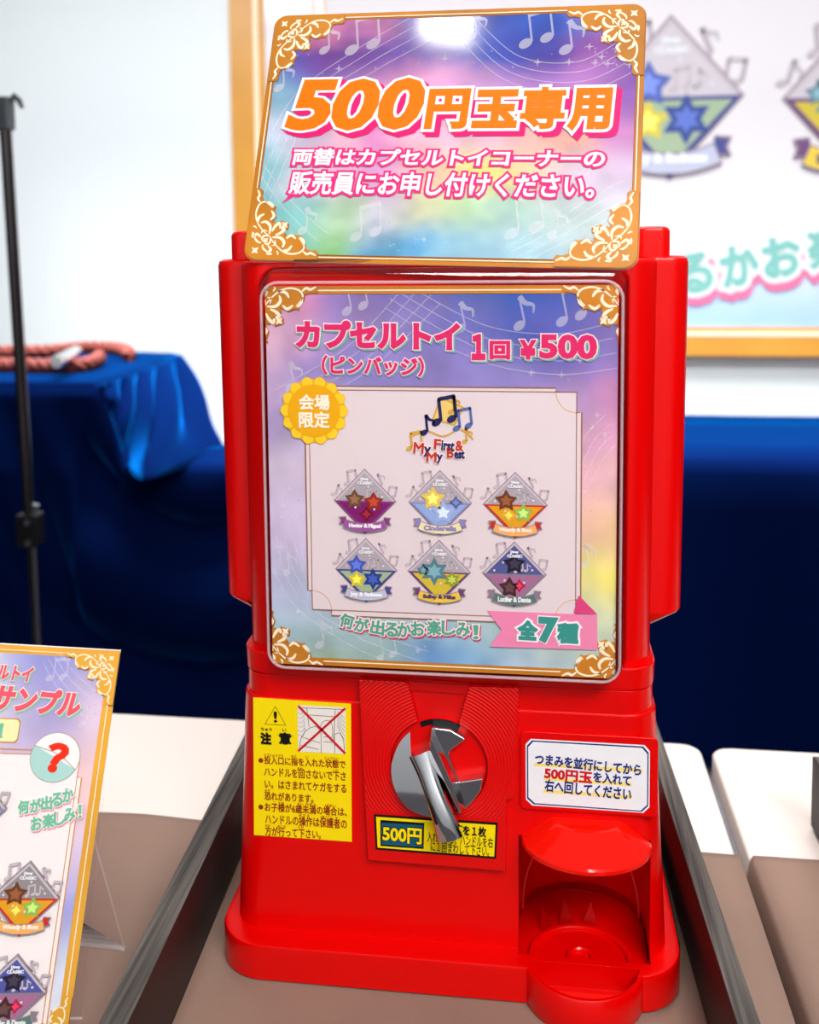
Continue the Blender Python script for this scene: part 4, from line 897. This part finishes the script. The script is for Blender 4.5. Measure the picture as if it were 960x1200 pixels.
# ------------------------------------------------------------------ background: blue cloths
BLUE = mat('royal_blue_velvet', (3, 15, 54), 0.8, spec=0.0, sheen=1.0, sheencol=(10, 130, 240), bump=0.08, bscale=250)
TZ = 0.02
yF = at((900, 541), z=TZ).y; yB = at((900, 489), z=TZ).y
m = MB(); xs = [-0.42+(2.2+0.42)*i/90 for i in range(91)]; V = []
rows = [('t', yB), ('t', yB-0.2), ('t', yF+0.2), ('t', yF+0.02), ('e', 0), ('d', 0.03)]+[('d', 0.08+0.66*k/16) for k in range(1, 17)]
R0 = []
for kind, val in rows:
    r = []
    for x in xs:
        if kind == 't': r.append((x, val, TZ+0.004*NZ.noise(Vector((x*3, val*3, 0)))))
        elif kind == 'e': r.append((x, yF, TZ-0.008+0.003*math.sin(x*5)))
        else:
            a = val/0.74; r.append((x, yF-0.012-0.05*a*(0.5+0.5*math.sin(x*17+1.2*math.sin(x*5)))-0.04*a, max(FLOOR_Z+0.004, TZ-val)))
    R0.append(r)
m.loft(R0, BLUE, False, False, True, False)
o = m.build('blue_tablecloth', loc=(0.9, yF, FLOOR_Z)); tag(o, 'blue cloth over the long back table, below the framed poster', 'tablecloth')
sd = o.modifiers.new('t', 'SOLIDIFY'); sd.thickness = 0.004
# draped pedestal at the left
pF = yF-0.10
cF = at((116, 450), y=pF); PZ = cF.z; cB = at((213, 413), z=PZ); cBy = cB.y
m = MB(); root_loc = (cF.x-0.4, pF, FLOOR_Z)
XL = cF.x-1.1
nx = 40
ys = [cBy, cBy-0.02, cBy-0.2, (cBy+pF)/2, pF+0.2, pF+0.03, pF+0.008, pF]
zo = [-0.02, 0, 0, 0, 0, 0, -0.002, -0.010]
def edge_drop(i): return -0.008*max(0, (i/nx-0.985)/0.015)**2
def xr(y): return cF.x+(cB.x-cF.x)*(y-pF)/(cBy-pF)
m.loft([[(XL+(xr(y)-XL)*i/nx, y, PZ+z_+0.002*NZ.noise(Vector((i*0.3, y*4, 1)))*(i < nx)+edge_drop(i)) for i in range(nx+1)] for y, z_ in zip(ys, zo)], BLUE, False, False, True, False)
# right side falling in pleats onto the table
N1, N2 = 60, 24; rows_ = []
lowpts = [tuple(at(p_, y=y_)) for p_, y_ in (((116, 452), pF), ((133, 500), pF-0.01), ((150, 545), pF-0.005))]+[tuple(at(p_, z=TZ)) for p_ in ((170, 562), (206, 545), (240, 527), (262, 522))]
lowp = smooth(lowpts, 10)
for j in range(N2+1):
    t = j/N2; r = []
    for i in range(N1+1):
        s_ = i/N1; a = Vector((xr(pF+(cBy-pF)*s_), pF+(cBy-pF)*s_, PZ-0.006)); k = s_*(len(lowp)-1); i0 = min(int(k), len(lowp)-2)
        b_ = Vector(lowp[i0]).lerp(Vector(lowp[i0+1]), k-i0)
        p = a.lerp(b_, t); f = math.sin(PI*min(t*1.1, 1))*0.036*(abs(math.sin(s_**0.7*17+1.8*t))-0.5)*1.6
        p.x += f+0.05*math.sin(PI*t)*t*0.0; p.y -= f*0.6; r.append(p)
    rows_.append(r)
m.loft(rows_[::-1], BLUE, False, False, True, False)
# front drop with swags
ctr = at((225, 455), y=pF); rows_ = []; N1, N2 = 150, 70; XR = at((330, 600), y=pF).x
lowx = [Vector(q) for q in lowp]
def ptop(x):
    if x <= cF.x: return Vector((x, pF, PZ-0.010))
    for a, b_ in zip(lowx, lowx[1:]):
        if a.x <= x <= b_.x: return a.lerp(b_, (x-a.x)/max(b_.x-a.x, 1e-6))
    return Vector((x, lowx[-1].y, TZ))
for j in range(N2+1):
    t = j/N2; r = []
    for i in range(N1+1):
        x = XL+(XR-XL)*i/N1; p0 = ptop(x)
        t1 = min(1, t/0.07); t2 = max(0, (t-0.07)/0.93)
        zt = p0.z-0.02*t1; z = zt+(FLOOR_Z+0.004-zt)*t2
        rr = math.hypot(x-ctr.x, (z-ctr.z)*0.85); am = min(1, t2*5)*(0.35+0.65*min(1, max(0, 1.3-rr)))
        f = 0.062*(abs(math.sin(rr*10.5+0.9*NZ.noise(Vector((x*2, z*2, 3)))))-0.5)*1.6*am+0.02*am*NZ.noise(Vector((x*5, z*5, 9)))
        if x < cF.x-0.05: f = 0.5*f+0.055*am*(abs(math.sin((x+z*0.35)*13))-0.5)
        r.append((x, p0.y+(pF-0.012-p0.y)*t1-0.05*t2-f, z))
    rows_.append(r)
m.loft(rows_, BLUE, False, False, True, False)
o = m.build('draped_pedestal', loc=root_loc); tag(o, 'tall plinth draped in dark blue cloth, under the coiled rope', 'plinth')
sd = o.modifiers.new('t', 'SOLIDIFY'); sd.thickness = 0.003

# rope
rp = empty('barrier_rope', (cF.x-0.05, pF+0.3, PZ), 'red-brown twisted barrier rope lying on the draped plinth', 'rope')
RR = 0.021
pxs = [(152, 417), (146, 411), (128, 408), (100, 408), (60, 412), (10, 413), (-50, 414), (-78, 419), (-50, 426), (10, 428.5), (60, 429.5), (95, 428.5), (112, 424), (116, 419)]
path = [Vector(p) for p in smooth([tuple(at(p, z=PZ+RR)) for p in pxs], 14)]
path = [Vector((p.x, p.y, PZ+RR+0.002)) for p in path]
RED_ROPE = mat('red_brown_rope', (112, 40, 28), 0.8, bump=0.5, bscale=400, var=0.2, vscale=60)
L_ = 0; acc = [0]
for a, b_ in zip(path, path[1:]): L_ += (b_-a).length; acc.append(L_)
res = []; NS = 260
for k in range(NS+1):
    d = L_*k/NS; i = max(j for j in range(len(acc)) if acc[j] <= d+1e-9); i = min(i, len(path)-2); f = (d-acc[i])/max(acc[i+1]-acc[i], 1e-9); res.append(path[i].lerp(path[i+1], f))
for s_ in range(3):
    pts = []
    for k, p in enumerate(res):
        d = (res[min(k+1, NS)]-res[max(k-1, 0)]).normalized(); a = Vector((-d.y, d.x, 0)).normalized(); ph = 2*PI*s_/3+L_*k/NS*2*PI/0.085
        pts.append(p+a*0.0105*math.cos(ph)+Vector((0, 0, 1))*0.0105*math.sin(ph))
    m = MB(); m.tube(pts, 0.0112, RED_ROPE, 10); m.build('strand', rp)
m = MB(); ta = at((66, 425), z=PZ+0.05); tb = at((90, 412), z=PZ+0.05)
m.tube([ta, ta.lerp(tb, 0.05), ta.lerp(tb, 0.95), tb], [0.014, 0.018, 0.018, 0.014], CHROME, 18); m.build('ferrule', rp)

# light stand at the left
LY = 1.15
a = at((5, 130), y=LY); b_ = at((40, 690), y=LY); px_ = (a.x+b_.x)/2
ls = empty('light_stand', (px_, LY, FLOOR_Z), 'dark metal tripod light stand with clamp, in front of the blue plinth', 'stand')
POLE = mat('dark_chrome_tube', (70, 66, 68), 0.22, metal=0.9)
zc = at((37, 618), y=LY).z; zt_ = at((5, 132), y=LY).z
def on(z): return Vector((a.x+(b_.x-a.x)*(z-a.z)/(b_.z-a.z), LY, z))
m = MB(); m.tube([on(zt_), on(zc)], 0.0115, POLE, 20); m.build('upper_tube', ls)
m = MB(); m.tube([on(zc+0.03), on(FLOOR_Z+0.12)], 0.0095, POLE, 20); m.build('lower_tube', ls)
m = MB(); q = on(zc)+Vector((0.013, -0.012, 0)); m.tube([q, Vector((q.x, q.y, FLOOR_Z+0.3))], 0.0042, STEEL, 12); m.build('brace_rod', ls)
m = MB(); c = on(zc); m.box((c.x-0.022, LY-0.02, zc-0.037), (c.x+0.022, LY+0.02, zc+0.030), DARKM); col_ = m.build('clamp', ls, bevel=0.004)
m = MB(); m.tube([c+Vector((0.015, -0.015, 0.03)), c+Vector((0.022, -0.015, 0.052))], [0.006, 0.007], STEEL); m.build('clamp_lever', col_)
for dz in (0.016, -0.026):
    m = MB(); m.tube([c+Vector((0.006, -0.017, dz)), c+Vector((0.006, -0.025, dz))], 0.006, STEEL, 16); m.build('bolt', col_)
m = MB(); c = on(zt_); m.box((c.x-0.014, LY-0.014, c.z-0.035), (c.x+0.016, LY+0.014, c.z+0.03), mat('grey_cast_metal', (95, 100, 105), 0.4, metal=0.7)); tc2 = m.build('top_clamp', ls, bevel=0.004)
m = MB(); m.tube([c+Vector((0.014, 0, 0.02)), c+Vector((0.022, 0, 0.032)), c+Vector((0.032, 0, 0.022)), c+Vector((0.038, 0, 0.008))], [0.006, 0.006, 0.006, 0.004], mat('grey_cast_metal', (95, 100, 105)), 10); m.build('hook', tc2)
for k in range(3):
    an = 2*PI*k/3+0.4; m = MB(); c = on(FLOOR_Z+0.3); e = Vector((c.x+0.3*math.cos(an), LY+0.3*math.sin(an), FLOOR_Z+0.008)); m.tube([c, e], 0.007, POLE, 10); m.build('leg', ls)

# framed poster on the wall
FY = WALL_Y-0.03
FP = front(FY)
fl = FP.uv((274, 200))[0]; fb = FP.uv((880, 417))[1]; fr_ = fl+2.75; ftp = fb+1.95
fp = empty('framed_poster', (fl+1.35, FY, fb), 'large gold-framed poster with diamond pin pictures on the back wall', 'poster')
GF = mat('gold_frame', (214, 150, 58), 0.35, spec=0.5, var=0.12, vscale=3)
m = MB(); w = FP.uv((312, 100))[0]-fl; wb = FP.uv((880, 383))[1]-fb
for (x0, x1, z0, z1) in ((fl, fl+w, fb, ftp), (fr_-w, fr_, fb, ftp), (fl+w, fr_-w, fb, fb+wb), (fl+w, fr_-w, ftp-w, ftp)): m.box((x0, FY-0.012, z0), (x1, WALL_Y-0.001, z1), GF)
m.build('frame', fp)
m = MB(); k0, k1 = w*0.68, w*0.82; kb0, kb1 = wb*0.68, wb*0.86
m.box((fl+k0, FY-0.014, fb+kb0), (fl+k1, FY-0.012, ftp-k0), CREAM); m.box((fl+k1, FY-0.014, fb+kb0), (fr_-k0, FY-0.012, fb+kb1), CREAM); m.build('frame_inlay', fp)
GW = [[(232,222,228)]*4, [(236,226,232)]*4, [(236,228,232)]*4, [(236,228,232)]*4, [(235,228,234)]*4, [(195,215,240), (190,214,238), (175,208,240), (185,214,240)]]
wash('printed_sheet', FP, fl+w, fr_-w, fb+wb, ftp-w, GW, 0.006, fp, 50, 40, 0.03, seed=2.0)
m = MB(); x1_, x2_ = FP.uv((367.5, 10))[0], FP.uv((380.5, 10))[0]; zb_ = FP.uv((860, 300))[1]
for x in (x1_, x2_): m.strip(FP, [(x, zb_+0.02), (x, ftp-w-0.1)], 0.009, 0.009, ink((226, 190, 150)))
m.flat(FP, [(x2_, zb_-0.06), (fr_-w-0.12, zb_-0.06), (fr_-w-0.12, ftp-w-0.1), (x2_, ftp-w-0.1)], 0.007, ink((238, 230, 233)))
m.build('white_panel', fp)
m = MB(); LG = ink((132, 192, 182)); PS = ink((230, 120, 158)); WO = ink((246, 240, 242))
for i, (ch, x, y) in enumerate((('何', 645, 352), ('が', 700, 343), ('出', 755, 334), ('る', 812, 320), ('か', 866, 311), ('お', 915, 301), ('楽', 968, 290), ('し', 1020, 280), ('み', 1072, 270))):
    m.text(FP, ch, (x-23, y-24, x+23, y+24), [(0.022, PS, (0.006, -0.028)), (0.022, WO, (0, 0)), (0.0075, LG, (0, 0))], 0.010, rot=0.16, fillx=0.007, dh=0.001)
m.build('teaser_lettering', fp)
for (x, spec) in ((785, BADGES[3]), (1001, BADGES[4])):
    m = MB(); c = FP.uv((x, 114)); hwm = FP.uv((x+87, 114))[0]-c[0]; hhm = c[1]-FP.uv((x, 209))[1]
    def lite(col): return tuple(int(v+(255-v)*0.06) for v in col)
    low, rib, tail, tc_, tx, gems = spec[2:]
    pin_print(m, FP, c, hwm, hhm, lite(low), lite(rib), lite(tail), tc_, tx, [(a_, b2, r_, lite(lite(cc)), n2) for a_, b2, r_, cc, n2 in gems], 0.010, grey=(214, 204, 210), d=0.0008); m.build('badge_picture', fp)
